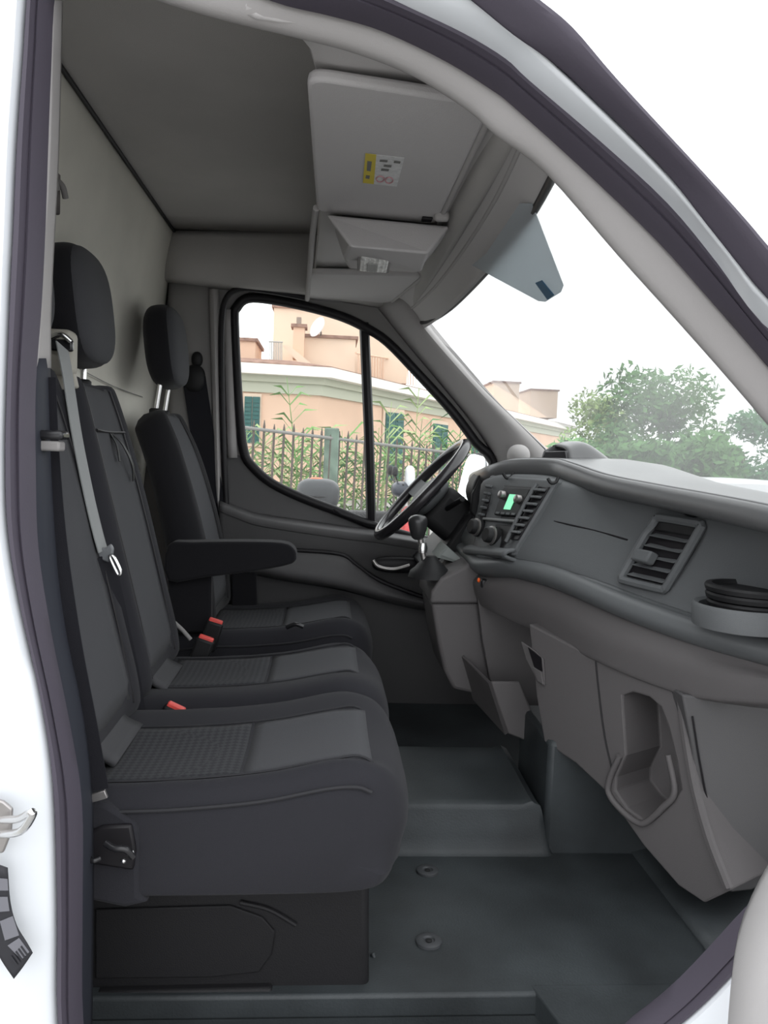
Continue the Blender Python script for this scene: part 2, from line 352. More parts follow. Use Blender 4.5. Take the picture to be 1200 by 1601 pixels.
# ---- windscreen
TOPC = [(0.10, 0.285, 1.235), (0.22, 0.315, 1.262), (0.5, 0.34, 1.268), (0.9, 0.345, 1.27), (1.3, 0.335, 1.27), (1.55, 0.31, 1.275), (1.70, 0.275, 1.29)]
BOTC = [(0.02, 0.80, 0.76), (0.2, 0.92, 0.76), (0.5, 1.03, 0.76), (0.9, 1.08, 0.76), (1.3, 1.03, 0.76), (1.55, 0.92, 0.76), (1.74, 0.74, 0.79)]
top = [Vector((x, y, z)) for y, x, z in TOPC]; bot = [Vector((x, y, z)) for y, x, z in BOTC]
win1 = empty('window_1', (0.6, 0.9, 0.8), 'large dusty windscreen with a black edge', 'window', kind='structure')
sheet('windscreen_pane', [top, [t.lerp(b, .33) + Vector((.02, 0, .02)) for t, b in zip(top, bot)], [t.lerp(b, .66) + Vector((.02, 0, .02)) for t, b in zip(top, bot)], bot], M_SCREEN, win1, 4, 4, 0.0)
tube('screen_edge', [t + Vector((-0.004, 0, -0.004)) for t in top], 0.007, M_SEALB, win1)
tube('screen_side_edge', [P(651, 484, 2.60), P(664, 510, 2.60), P(754, 608, 2.60), P(856, 708, 2.60)], 0.004, M_SEALB, win1)

# ---- A pillar trims
t2 = empty('trim_2', (0.4, 1.7, 0.85), 'pale grey windscreen pillar trim above the steering wheel', 'pillar trim', kind='structure')
A = [(590, 478), (625, 522), (690, 600), (740, 662), (772, 712), (790, 760)]
B = [(648, 468), (676, 520), (750, 604), (812, 664), (856, 706), (888, 738)]
rows = []
for (ax_, ay_), (bx_, by_) in zip(A, B):
    a = P(ax_, ay_, 2.705); b = P(bx_, by_, 2.625)
    rows.append([a, a.lerp(b, 0.2) + Vector((0, -.05, 0)), a.lerp(b, 0.55) + Vector((0.005, -.075, 0.005)), a.lerp(b, 0.85) + Vector((0, -.045, 0)), b])
sheet('pillar_cover', rows, M_PIL, t2, 4, 4, 0.01)
pillow('speaker_pod', P(810, 712, 2.55), (0.035, 0.05, 0.035), M_PIL, t2, 2.2)

# ---- door aperture on the near side: seal, painted flange, outer seal, white body
INN = [(130, 1590), (129, 1420), (128, 1253), (107, 1120), (80, 987), (60, 856), (56, 730), (56, 604), (65, 480), (71, 360), (75, 240), (80, 110), (88, -20), (120, -110), (200, -120), (320, -50), (425, 2),
       (520, 26), (600, 50), (700, 98), (770, 142), (800, 165), (912, 266), (1025, 375), (1110, 470), (1200, 574), (1310, 705), (1350, 880), (1330, 1080), (1265, 1250), (1205, 1370), (1147, 1437), (1060, 1530), (987, 1592), (900, 1650), (600, 1700), (250, 1700), (150, 1660)]
OUT = [(90, 1590), (89, 1420), (83, 1230), (64, 1093), (30, 940), (12, 830), (8, 730), (10, 620), (16, 450), (20, 370), (26, 230), (36, 90), (46, -30), (75, -150), (180, -190), (330, -120), (450, -70),
       (550, -30), (640, 12), (725, 52), (790, 91), (828, 126), (935, 217), (1043, 316), (1122, 411), (1192, 505), (1340, 645), (1400, 880), (1390, 1090), (1330, 1290), (1255, 1410), (1170, 1495), (1095, 1572), (1020, 1632), (920, 1700), (600, 1760), (230, 1770), (110, 1720)]
PNT = [(-260, 1590), (-260, 1420), (-260, 1230), (-260, 1093), (-260, 940), (-260, 830), (-260, 730), (-260, 620), (-260, 450), (-260, 370), (-260, 230), (-260, 90), (-260, -60), (-240, -330), (150, -380), (330, -260), (500, -160),
       (610, -90), (690, -35), (760, 10), (815, 54), (850, 86), (955, 188), (1060, 296), (1140, 395), (1200, 468), (1380, 620), (1500, 880), (1500, 1090), (1440, 1320), (1360, 1470), (1260, 1580), (1190, 1680), (1120, 1760), (950, 1830), (600, 1900), (220, 1900), (-260, 1900)]
wrt = empty('wall_right', (0, 0, 0), 'white painted van body around the open passenger doorway', 'van body', kind='structure')
rings = []
I3 = crom([P(x, y, 1.02) for x, y in INN], 4, True); O3 = crom([P(x, y, 0.98) for x, y in OUT], 4, True); Q3 = crom([P(x, y, 0.938 if 16 <= i <= 26 else 0.955) for i, (x, y) in enumerate(PNT)], 4, True)
for a, b in zip(I3, O3):
    dv = b - a; nrm = Vector((0, -1, 0))
    rings.append([a, a + dv * .10 + nrm * .016, a + dv * .33 + nrm * .022, a + dv * .5 + nrm * .012, a + dv * .65 + nrm * .018, a + dv * .9 + nrm * .008, b, a + dv * .5 - nrm * .03])
loft('door_seal', rings, M_SEAL, wrt, path_closed=True)
rings = [[a + Vector((0, 0.01, 0)), a.lerp(b, .05) + Vector((0, -.004, 0)), a.lerp(b, .3) + Vector((0, -.010, 0)), a.lerp(b, .7) + Vector((0, -.006, 0)), b] for a, b in zip(O3, Q3)]
o = loft('body_flange', rings, M_WHITE, wrt, ring_closed=False, path_closed=True, caps=False, thick=0.006)
OUTER = [((610, -95), (700, -125)), ((690, -40), (770, -60)), ((750, 8), (832, 0)), ((804, 52), (894, 52)), ((884, 110), (965, 137)), ((1028, 250), (1100, 284)), ((1108, 350), (1162, 352)), ((1200, 463), (1203, 399)), ((1300, 560), (1300, 500)), ((1420, 720), (1440, 640))]
rr = []
for a, b in OUTER:
    a3 = P(*a, 0.932); b3 = P(*b, 0.91)
    rr.append([a3, a3.lerp(b3, .12) + Vector((0, -.004, 0)), a3.lerp(b3, .7) + Vector((0, -.012, 0)), b3, b3 + Vector((0.0, .06, 0))])
sheet('outer_seal', rr, M_SEAL, wrt, 3, 4, 0.006)
# inner trim along roof rail and near A pillar
t1 = empty('trim_1', (0.5, 0.08, 1.0), 'grey windscreen pillar and roof rail trim inside the open doorway', 'pillar trim', kind='structure')
TO = [(300, -55), (425, 2), (520, 26), (600, 50), (700, 98), (770, 142), (800, 165), (912, 266), (1025, 375), (1110, 470), (1200, 574), (1310, 705)]
TI = [(180, -30), (330, 18), (470, 52), (560, 76), (650, 112), (735, 165), (780, 205), (858, 264), (970, 392), (1060, 492), (1150, 594), (1250, 712)]
sheet('pillar_cover', [[P(a[0], a[1] - 4, 1.03), P(a[0] * .6 + b[0] * .4, a[1] * .6 + b[1] * .4, 1.035), P(*b, 1.05), P(b[0] - 2, b[1] + 3, 1.075)] for a, b in zip(TO, TI)], M_PIL, t1, 3, 4, 0.008)
# striker and label on the body
sp = P(5, 1280, 0.93)
st = prism('striker_plate', [P(-30, 1240, .945), P(8, 1250, .945), P(22, 1262, .945), P(20, 1300, .945), P(8, 1330, .945), P(-30, 1338, .945)], (0, -0.006, 0), M_STEELD, wrt, 0.002)
tube('striker_wire', [P(4, 1282, .93), P(30, 1280, .90), P(48, 1270, .875), P(50, 1276, .875), P(32, 1300, .89), P(0, 1305, .93)], 0.0045, M_STEEL, wrt, n=4)
LBK = mat('label_black', (0.03, 0.03, 0.035), 0.5); LGR = mat('label_grey_print', (0.17, 0.17, 0.19), 0.5)
lab = sheet('body_label', [[P(-25, 1345, .940), P(-8, 1350, .940), P(12, 1357, .940)], [P(-25, 1410, .940), P(-5, 1410, .940), P(16, 1410, .940)], [P(-20, 1455, .940), P(2, 1452, .940), P(26, 1447, .940)], [P(2, 1500, .940), P(20, 1488, .940), P(42, 1474, .940)], [P(22, 1530, .940), P(36, 1512, .940), P(51, 1490, .940)]], LBK, wrt, 3, 4, 0.0015)
for q in ([(0, 1440), (20, 1432), (30, 1462), (8, 1470)], [(12, 1478), (30, 1466), (46, 1488), (34, 1500)], [(-10, 1372), (12, 1374), (13, 1392), (-10, 1392)], [(-8, 1402), (12, 1402), (15, 1424), (-8, 1426)]):
    prism('label_print', [P(x, y, .9385) for x, y in q], (0, -0.0006, 0), LGR, lab, 0)
for k in range(5):
    prism('label_print', [P(16 + k * 4, 1494 - k * 4 + 2, .938), P(18 + k * 4, 1492 - k * 4 + 2, .938), P(28 + k * 4, 1508 - k * 4, .938), P(26 + k * 4, 1510 - k * 4, .938)], (0, -0.0006, 0), LBK, lab, 0)

# ---- open passenger door, only its lower inner panel reaches into view
d2 = empty('door_2', (0.7, -0.05, -0.1), 'open passenger door with grey pocket panel beside the sill', 'door', kind='structure')
rows = []
for yv, dx in ((-0.03, 0.11), (-0.10, 0.075), (-0.18, 0.085), (-0.4, 0.22), (-0.62, 0.35)):
    rows.append([(0.76 + dx, yv, 0.95), (0.70 + dx, yv, 0.75), (0.62 + dx, yv, 0.52), (0.495 + dx, yv, 0.40), (0.450 + dx, yv, 0.34), (0.425 + dx, yv, 0.24), (0.44 + dx, yv, 0.08), (0.55 + dx, yv, -0.02), (0.78 + dx, yv, -0.05)])
sheet('pocket_panel', rows, M_HEAD, d2, 4, 3, 0.012)
tube('window_frame', [(0.87, -0.03, 0.92), (0.80, -0.10, 1.22), (0.86, -0.30, 1.42), (1.02, -0.60, 1.44), (1.12, -0.62, 0.92)], 0.022, M_SEAL, d2)

# ---- near B pillar inside, dark trim with the belt slot
t3 = empty('trim_3', (-0.4, 0.06, 0.6), 'dark pillar trim at the rear edge of the open doorway', 'pillar trim', kind='structure')
sheet('pillar_cover', [[P(x0, y, 1.03), P((x0 + x1) / 2, y, 1.06), P(x1, y, 1.12)] for x0, x1, y in ((50, 72, 560), (48, 76, 660), (48, 82, 780), (50, 92, 900), (66, 106, 1000), (92, 128, 1120), (112, 140, 1260), (112, 140, 1500), (112, 138, 1640))], mat('pillar_trim_blue_black', (0.030, 0.033, 0.044), 0.7, 0.25), t3, 3, 3, 0.01)
sheet('upper_cover', [[P(x0, y, 1.03), P((x0 + x1) / 2, y, 1.07), P(x1, y, 1.12)] for x0, x1, y in ((76, 92, 0), (70, 86, 240), (60, 78, 400), (55, 74, 500), (50, 74, 575))], M_PIL, t3, 3, 3, 0.01)
br = box('belt_bracket', P(76, 680, 1.06), (0.045, 0.03, 0.012), M_BLKG, t3, 0.004)
box('bracket_foot', P(74, 697, 1.06), (0.038, 0.025, 0.013), M_PILD, t3, 0.003)

# ---- header over the windscreen
t4 = empty('trim_4', (0.15, 0.9, 1.33), 'grey overhead header panel above the windscreen between the two visors', 'header panel', kind='structure')
hy = (0.085, 0.16, 0.5, 0.9, 1.3, 1.6, 1.73)
xr = (-0.11, -0.03, -0.016, -0.022, -0.035, -0.045, -0.045); xf = (0.275, 0.30, 0.325, 0.33, 0.32, 0.295, 0.27)
rows = [[(a + 0.0, y, 1.50) for y, a in zip(hy, xr)], [(a - .005, y, 1.41) for y, a in zip(hy, xr)], [(a + .005, y, 1.385) for y, a in zip(hy, xr)], [(a * .6 + b * .4, y, 1.382) for y, a, b in zip(hy, xr, xf)],
        [(a * .25 + b * .75, y, 1.362) for y, a, b in zip(hy, xr, xf)], [(b - .02, y, 1.310) for y, b in zip(hy, xf)], [(b + .01, y, 1.262) for y, b in zip(hy, xf)]]
sheet('header_skin', rows, M_HEAD, t4, 4, 4, 0.01)
tube('rear_lip', [P(494, 325, 1.72), P(488, 370, 1.90), P(484, 420, 2.12), P(480, 468, 2.44)], 0.007, M_PIL, t4)
tube('front_lip', [(b - .035, y, 1.322) for y, b in zip(hy, xf)], 0.005, M_PIL, t4)

# ================================================================== OVERHEAD THINGS
def visor(name, quad, label, sticker):
    q = [Vector(p) for p in quad]           # rear-near, front-near, front-far, rear-far (seen from below)
    c = sum(q, Vector()) / 4
    t = empty(name, c, label, 'sun visor', 'sun visors on the header')
    pts = []
    for i in range(4):                       # rounded outline
        a, b, d = q[i - 1], q[i], q[(i + 1) % 4]
        r = 0.03
        p0 = b + (a - b).normalized() * r; p2 = b + (d - b).normalized() * r
        for k in range(5):
            s_ = k / 4; pts.append(p0 * (1 - s_) ** 2 + b * (2 * s_ * (1 - s_)) + p2 * s_ ** 2)
    bo = prism('visor_board', pts, (0, 0, 0.018), M_VIS, t, 0.006, 3)
    tube('hinge_edge', [q[1] + Vector((0.004, .01, .004)), q[1].lerp(q[2], .5) + Vector((.004, 0, .004)), q[2] + Vector((0.004, -.01, .004))], 0.006, M_PIL, t)
    return t, q
zv = 1.355
q1 = [PZ(479, 122, zv), PZ(702, 128, zv - .012), PZ(681, 352, zv - .012), PZ(495, 332, zv)]
q1[1] = q1[2] + (q1[3] - q1[2]) * 0 + Vector((0.0, q1[0].y - q1[3].y + 0.02, 0))
v1, q = visor('sun_visor', q1, 'grey vinyl sun visor with a yellow and white warning label', True)
# warning label on the visor
S = lambda px, py, dz=0.0: PL(px, py, q1[0] + Vector((0, 0, -0.0012 - dz)), (q1[1] - q1[0]).cross(q1[3] - q1[0]).normalized())
lw = prism('warning_label', [S(571, 240), S(632, 247), S(620, 292), S(567, 286)], (0, 0, 0.0008), mat('label_white', (0.62, 0.62, 0.62), 0.6, var=0.1, vscale=120), v1, 0)
prism('yellow_strip', [S(571, 240, .0005), S(588, 242, .0005), S(584, 288, .0005), S(567, 286, .0005)], (0, 0, 0.0004), mat('label_yellow', (0.62, 0.50, 0.06), 0.6), lw, 0)
dk = mat('label_ink', (0.16, 0.16, 0.15), 0.6); pk = mat('label_pink_ink', (0.55, 0.30, 0.32), 0.6)
for a in ([(574, 252), (581, 253), (579, 268), (573, 267)], [(572, 274), (578, 275), (577, 280), (571, 279)], [(594, 250), (606, 251), (605, 254), (593, 253)], [(600, 258), (612, 259), (611, 262), (599, 261)], [(616, 252), (626, 253), (625, 256), (615, 255)], [(596, 264), (608, 265), (607, 268), (595, 267)]):
    prism('label_print', [S(x, y, .001) for x, y in a], (0, 0, 0.0003), dk, lw, 0)
for cx_, cy_, rr_ in ((594, 280, 6), (608, 282, 6)):
    tube('label_ring', [S(cx_ + rr_ * math.cos(k * math.pi / 5), cy_ + .75 * rr_ * math.sin(k * math.pi / 5), .001) for k in range(10)], 0.0012, pk, lw, 5, True, 2)
box('visor_clip', P(690, 338, 1.66), (0.03, 0.02, 0.02), M_PIL, v1, 0.006)
box('clip_slot', PZ(667, 343, zv - .014), (0.022, 0.022, 0.006), M_SEALB, v1, 0.002)
box('pivot_cover', PZ(735, 160, zv), (0.045, 0.03, 0.012), M_PILD, v1, 0.004)
q2 = [PZ(484, 428, zv), PZ(660, 432, zv - .012), PZ(610, 474, zv - .012), PZ(480, 474, zv)]
visor('sun_visor', q2, 'plain grey sun visor above the steering wheel', False)

# dome light console between the visors
oc = empty('dome_lamp', P(590, 400, 1.82), 'grey overhead lamp console with a clear lens between the visors', 'lamp')
def pz(px, py, d): return P(px, py, d)
body = [[pz(512, 338, 1.72), pz(700, 352, 1.70), pz(703, 356, 1.72), pz(514, 344, 1.75)],
        [pz(545, 385, 1.70), pz(672, 396, 1.70), pz(690, 372, 1.80), pz(520, 372, 1.85)]]
oc_v = [P(510, 336, 1.70), P(702, 354, 1.68), P(668, 397, 1.66), P(548, 386, 1.66), P(538, 405, 1.80), P(660, 424, 1.80), P(520, 350, 2.0), P(702, 366, 2.0), P(545, 420, 1.98), P(650, 426, 1.98)]
mesh('console_shell', oc_v, [(0, 1, 2, 3), (3, 2, 5, 4), (4, 5, 9, 8), (0, 3, 4, 8, 6), (1, 7, 9, 5, 2), (6, 8, 9, 7), (0, 6, 7, 1)], M_VIS, oc, smooth=False)
bev(oc.children[0], 0.006, 3, 20)
SQ = quadface([P(564, 398, 1.742), P(608, 402, 1.742), P(604, 424, 1.795), P(562, 421, 1.795)])
ln = plate('lamp_lens', SQ, 0, 1, 0, 1, -0.004, 0.006, M_LENS, oc, 0.003)
plate('lens_bezel', SQ, -0.10, 1.10, -0.12, 1.12, -0.006, 0.001, M_PILD, oc, 0.002)
for k in range(5): plate('lens_rib', SQ, 0.12 + k * .17, 0.2 + k * .17, 0.08, 0.92, 0.006, 0.008, M_LENS, ln, 0.001)
plate('lens_switch', SQ, 0.25, 0.62, 0.3, 0.85, 0.007, 0.010, mat('switch_grey', (0.35, 0.35, 0.34), 0.5), ln, 0.002)
# paper tag hanging behind the windscreen glass
pp0 = Vector((0.345, 0.9, 1.26)); pn = (Vector((0.345, 0.9, 1.26)) - Vector((1.06, 0.9, 0.76))).cross(Y).normalized()
TG = [(812, 318), (832, 318), (845, 352), (881, 446), (877, 456), (853, 471), (842, 470), (738, 414), (760, 396)]
tagp = [PL(x, y, pp0 + pn * 0.012, pn) for x, y in TG]
M_TAG = mat('translucent_grey_film', (0.50, 0.53, 0.55), 0.6, 0.3)
_nt = M_TAG.node_tree; _tl = _nt.nodes.new('ShaderNodeBsdfTranslucent'); _tl.inputs[0].default_value = (.62, .66, .68, 1); _mx = _nt.nodes.new('ShaderNodeMixShader'); _mx.inputs[0].default_value = 0.45
_nt.links.new(_nt.nodes['Principled BSDF'].outputs[0], _mx.inputs[1]); _nt.links.new(_tl.outputs[0], _mx.inputs[2]); _nt.links.new(_mx.outputs[0], _nt.nodes['Material Output'].inputs[0])
tg = tag(prism('sticker_sheet', tagp, pn * 0.0015, M_TAG, None, 0), 'pale grey film sheet on the windscreen with a blue tab', 'sticker')
prism('blue_tab', [PL(x, y, pp0 + pn * (0.0095 if pn.dot(CAM - pp0) < 0 else 0.0145), pn) for x, y in ((837, 442), (847, 438), (866, 461), (856, 468))], pn * 0.0015, mat('tab_blue', (0.03, 0.12, 0.22), 0.5), tg, 0)

# ================================================================== DASHBOARD
def curve(pts):
    pts = sorted(pts, key=lambda p: p.y); ys_ = [p.y for p in pts]
    return (lambda yv: float(np.interp(yv, ys_, [p.x for p in pts]))), (lambda yv: float(np.interp(yv, ys_, [p.z for p in pts])))
bx_, bz_ = curve([P(x, y, d) for x, y, d in ((1345, 838, 1.02), (1200, 800, 1.19), (1100, 780, 1.35), (1020, 765, 1.50), (940, 749, 1.68), (885, 729, 1.84), (860, 722, 1.92), (800, 721, 2.05), (757, 733, 2.16), (742, 740, 2.35), (735, 742, 2.60), (735, 742, 2.72))])
lx_, lz_ = curve([P(x, y, d) for x, y, d in ((1420, 1090, 1.07), (1330, 1062, 1.15), (1200, 1024, 1.28), (1060, 987, 1.40), (960, 949, 1.53), (870, 909, 1.69), (800, 889, 1.83), (748, 889, 1.97))] + [Vector((0.40, 1.3, .58)), Vector((0.40, 1.78, .58))])
cx_, cz_ = curve([P(x, y, d) for x, y, d in ((1420, 1125, 1.05), (1300, 1110, 1.15), (1180, 1098, 1.28), (1062, 1087, 1.40), (930, 1031, 1.57), (840, 986, 1.76), (758, 950, 1.95))] + [Vector((0.41, 1.3, .48)), Vector((0.41, 1.78, .48))])
wsx = lambda yv: float(np.interp(yv, [a[0] for a in BOTC], [a[1] for a in BOTC]))
fo = lambda yv: float(np.interp(yv, [0.0, 0.62, 0.74, 0.87, 1.15, 1.3], [0.065, 0.065, 0.035, -0.03, -0.03, 0.03]))   # face set back under the brow
def prof(yv):
    b, z, l, c, wx = bx_(yv), bz_(yv), lx_(yv), cx_(yv), wsx(yv)
    cz, lz = cz_(yv), lz_(yv); fbo = float(np.interp(yv, [0, .58, .70, .87], [.062, .062, .045, .004]))
    f = fo(yv); ft = (b + f, z - .046); fb = (l + fbo, lz + .040); bs = max(fbo, .025)
    return [(wx, .755), (b * .5 + wx * .5, z + .002), (b + .06, z + .006), (b + .010, z + .006), (b, z - .004), (b - .001, z - .024), (b + max(f, .01) * .6, z - .036), ft,
            (ft[0] * .55 + fb[0] * .45 + .006, ft[1] * .55 + fb[1] * .45), fb, (l + bs * .8, lz + .022), (l + max(bs * .55, .024), lz + .018), (l + .012, lz + .024), (l - .006, lz + .016), (l - .010, lz + .002), (l + .002, lz - .012), (l + .022, lz - .020),
            (l + .010, lz - .032), (c * .5 + l * .5 - .006, (lz + cz) / 2), (c - .002, cz + .008), (c + .006, cz), (c + .06, cz - .008)]
ST = [0.14, 0.2, 0.3, 0.42, 0.52, 0.6, 0.68, 0.76, 0.84, 0.9, 0.96, 1.04, 1.12, 1.2, 1.35, 1.55, 1.745]
PR = [[Vector((x, yv, z)) for x, z in prof(yv)] for yv in ST]
dash = empty('dashboard', (0.7, 0.9, 0.2), 'charcoal van dashboard with passenger shelf, vents and radio', 'dashboard')
def dpart(name, i0, i1, m):
    return sheet(name, [r[i0:i1 + 1] for r in PR], m, dash, 3, 3, 0.008)
dpart('top_pad', 0, 3, M_DTOP)
dpart('brow', 3, 6, M_DTOP)
dpart('face_panel', 6, 10, M_DASH)
dpart('shelf_lip', 10, 16, M_LIP)
dpart('lower_band', 16, 21, M_LOW)
# closing end cap beside the door
ec = PR[0]; prism('end_cap', [p + Vector((0, .004, 0)) for p in ec] + [Vector((1.0, 0.144, 0.45))], (0, 0.01, 0), M_DASH, dash, 0)
# crease across the passenger face
def face(yv, t, off=0.0):
    p = prof(yv); a = Vector((p[7][0], yv, p[7][1])); m_ = Vector((p[8][0], yv, p[8][1])); b = Vector((p[9][0], yv, p[9][1]))
    q_ = a.lerp(m_, t * 2) if t < .5 else m_.lerp(b, t * 2 - 1)
    return q_ + Vector((-.85, 0, .5)) * off
def on_face(px, py, off=0.0):                # where a sight line meets the dash face
    best = None
    for k in range(120):
        d_ = 1.15 + k * .008; p_ = P(px, py, d_); pf = prof(p_.y)[7:10]
        xs = float(np.interp(-p_.z, [-q_[1] for q_ in pf], [q_[0] for q_ in pf])); e_ = abs(p_.x - xs)
        if best is None or e_ < best[0]: best = (e_, d_)
    return P(px, py, best[1]) + Vector((-.85, 0, .5)) * off
tube('face_crease', [face(yv, .52 + .1 * (0.95 - yv), 0.004) for yv in (0.66, 0.74, 0.82, 0.9)], 0.0022, M_SEALB, dash, 6)
# passenger vent
VQ = quadface([on_face(1033, 812), on_face(1106, 824), on_face(1046, 926), on_face(976, 909)])
vt = empty('passenger_vent', VQ(.5, .5), '', None); del vt['label']; setpar(vt, dash)
plate('vent_back', VQ, 0.02, 0.98, 0.02, 0.98, -0.03, 0.006, M_SEALB, vt, 0.002)
def rframe(name, S_, u0, u1, v0, v1, off, r, m, par, cr=0.12):
    cs = [(u0, v0), (u1, v0), (u1, v1), (u0, v1)]; pts = []
    for i in range(4):
        a, b, d = cs[i - 1], cs[i], cs[(i + 1) % 4]
        f1 = (b[0] + (a[0] - b[0]) * cr, b[1] + (a[1] - b[1]) * cr); f2 = (b[0] + (d[0] - b[0]) * cr, b[1] + (d[1] - b[1]) * cr)
        pts += [S_(*f1, off), S_(*b, off).lerp(S_(*f1, off).lerp(S_(*f2, off), .5), .35), S_(*f2, off)]
    return tube(name, pts, r, m, par, 8, True, 4)
rframe('vent_frame', VQ, 0.0, 1.0, 0.0, 1.0, 0.012, 0.009, M_DASH, vt)
for k in range(5):
    vv = 0.27 + k * 0.155
    poly = [VQ(0.14, vv - .045, .004), VQ(0.93, vv - .045, .004), VQ(0.93, vv + .035, .018), VQ(0.14, vv + .035, .018)]
    prism('vent_slat', poly, VQ.n * 0.004, M_PILD if False else M_DASH, vt, 0.001)
plate('vent_tab', VQ, 0.22, 0.58, 0.54, 0.72, 0.018, 0.040, M_DASH, vt, 0.004)
plate('vent_hood', VQ, 0.10, 0.92, 0.04, 0.19, 0.004, 0.012, M_BLK, vt, 0.003)
bd = face(0.54, 0.0, 0.012); pillow('dash_badge', on_face(1085, 803, .004), (0.012, 0.034, 0.009), M_BLKG, dash, 2.2)
pillow('badge_stud', on_face(1090, 804, .014), (0.004, 0.006, 0.004), M_STEEL, dash, 2)
# cup holder at the door end of the shelf
cc = P(1162, 966, 1.30)
cup = lathe('cup_holder', cc, [(0.082, -0.015), (0.085, 0.018), (0.081, 0.024), (0.073, 0.020), (0.071, 0.004)], M_DASH, dash, 36)
for r_, h_ in ((0.070, 0.028), (0.073, 0.042), (0.075, 0.055)):
    lathe('holder_ring', cc + Vector((0.012, 0, 0)), [(r_ - .016, h_ - .010), (r_, h_ - .010), (r_ + .002, h_ - .003), (r_, h_ + .001), (r_ - .010, h_ + .002), (r_ - .012, h_ - .006)], M_BLK, cup, 36)
lathe('holder_cup', cc + Vector((0.012, 0, 0)), [(0.058, 0.0), (0.060, 0.045), (0.056, 0.046), (0.050, 0.02), (0.02, 0.018)], M_BLK, cup, 36)

# centre stack
CQ = quadface([P(766, 745, 2.10), P(866, 752, 1.82), P(797, 868, 1.82), P(737, 862, 2.10)])
stk = empty('centre_stack', CQ(.5, .5), '', None); del stk['label']; setpar(stk, dash)
plate('stack_body', CQ, -0.02, 1.02, -0.02, 1.0, -0.12, 0.0, M_DASH, stk, 0.006)
sheet('stack_chin', [[CQ(u, v_, o_) for u in (-.06, .2, .5, .8, 1.04)] for v_, o_ in ((.93, -.002), (.955, .012), (.99, .018), (1.03, .012), (1.06, -.03))], M_DASH, stk, 3, 3, 0.008)
plate('radio_recess', CQ, 0.17, 0.80, 0.10, 0.56, -0.002, 0.002, M_SEALB, stk, 0.001)
rd = plate('radio', CQ, 0.34, 0.78, 0.13, 0.50, 0.002, 0.010, M_BLK, stk, 0.003)
plate('radio_display', CQ, 0.50, 0.62, 0.22, 0.42, 0.010, 0.0115, emit('green_display', (0.22, 0.75, 0.42), 0.8), rd, 0)
for u_, v_ in ((.40, .24), (.70, .28)):
    lathe('radio_knob', CQ(u_, v_, .010), [(0.011, 0), (0.010, 0.012), (0.007, 0.014)], M_STEELD, rd, 16, CQ.n)
for k in range(4): plate('radio_button', CQ, .38 + k * .1, .45 + k * .1, .46, .49, .010, .012, M_DASH, rd, 0.001)
plate('shelf_edge', CQ, 0.14, 0.82, 0.545, 0.585, 0.0, 0.012, mat('stack_trim_grey', (0.18, 0.185, 0.185), 0.45, 0.4), stk, 0.003)
rv = plate('stack_vent', CQ, 0.84, 1.0, 0.08, 0.80, -0.002, 0.004, M_SEALB, stk, 0.002)
for k in range(7): plate('vent_slat', CQ, 0.85, 0.99, 0.12 + k * .094, 0.155 + k * .094, 0.004, 0.014, M_DASH, rv, 0.002)
tube('vent_rail', [CQ(.83, .06, .010), CQ(.83, .4, .012), CQ(.84, .84, .010)], 0.005, M_DASH, stk)
lv = plate('stack_vent', CQ, 0.02, 0.14, 0.08, 0.58, -0.002, 0.004, M_SEALB, stk, 0.002)
for k in range(5): plate('vent_slat', CQ, 0.03, 0.13, 0.12 + k * .094, 0.155 + k * .094, 0.004, 0.014, M_DASH, lv, 0.002)
hv = plate('heater_panel', CQ, 0.04, 0.80, 0.62, 0.93, 0.0, 0.006, M_BLK, stk, 0.004)
for u_, v_ in ((.13, .69), (.55, .78)):
    kb = lathe('heater_knob', CQ(u_, v_, .006), [(0.024, 0), (0.024, 0.012), (0.020, 0.014), (0.019, 0.030), (0.016, 0.033)], M_BLK, hv, 20, CQ.n)
    lathe('knob_rim', CQ(u_, v_, .018), [(0.0205, 0), (0.0235, 0.001), (0.0235, 0.006), (0.0200, 0.007)], M_STEELD, kb, 20, CQ.n)
plate('heater_button', CQ, 0.30, 0.40, 0.74, 0.84, 0.006, 0.010, mat('dim_blue', (0.04, 0.06, 0.12), 0.4), hv, 0.002)
for px, py, d in ((794, 742, 2.02), (864, 750, 1.80)):
    tube('hook_clip', [P(px - 8, py - 2, d), P(px - 3, py + 5, d - .004), P(px + 4, py + 4, d - .004), P(px + 8, py - 3, d)], 0.004, M_BLK, dash, 8)
# hump and tray on top of the dash
hm = sheet('top_hump', [[P(x, y, d) for x, y, d in ((845, 722, 2.05), (852, 704, 2.05), (868, 698, 2.05), (884, 703, 1.98), (888, 722, 1.95))], [P(x, y, d) for x, y, d in ((872, 722, 2.05), (880, 697, 2.06), (896, 692, 2.05), (914, 697, 1.98), (920, 722, 1.95))], [P(x, y, d) for x, y, d in ((905, 728, 2.05), (912, 708, 2.06), (925, 704, 2.05), (940, 712, 1.98), (945, 730, 1.95))], [P(x, y, d) for x, y, d in ((935, 742, 2.05), (945, 730, 2.06), (955, 728, 2.05), (965, 733, 1.98), (970, 745, 1.95))]], M_DTOP, dash, 4, 4, 0.008)
prism('hump_opening', [P(846, 718, 2.035), P(852, 706, 2.035), P(882, 705, 1.965), P(884, 718, 1.955)], (0.012, 0.0, 0), M_BLKG, dash, 0.002)

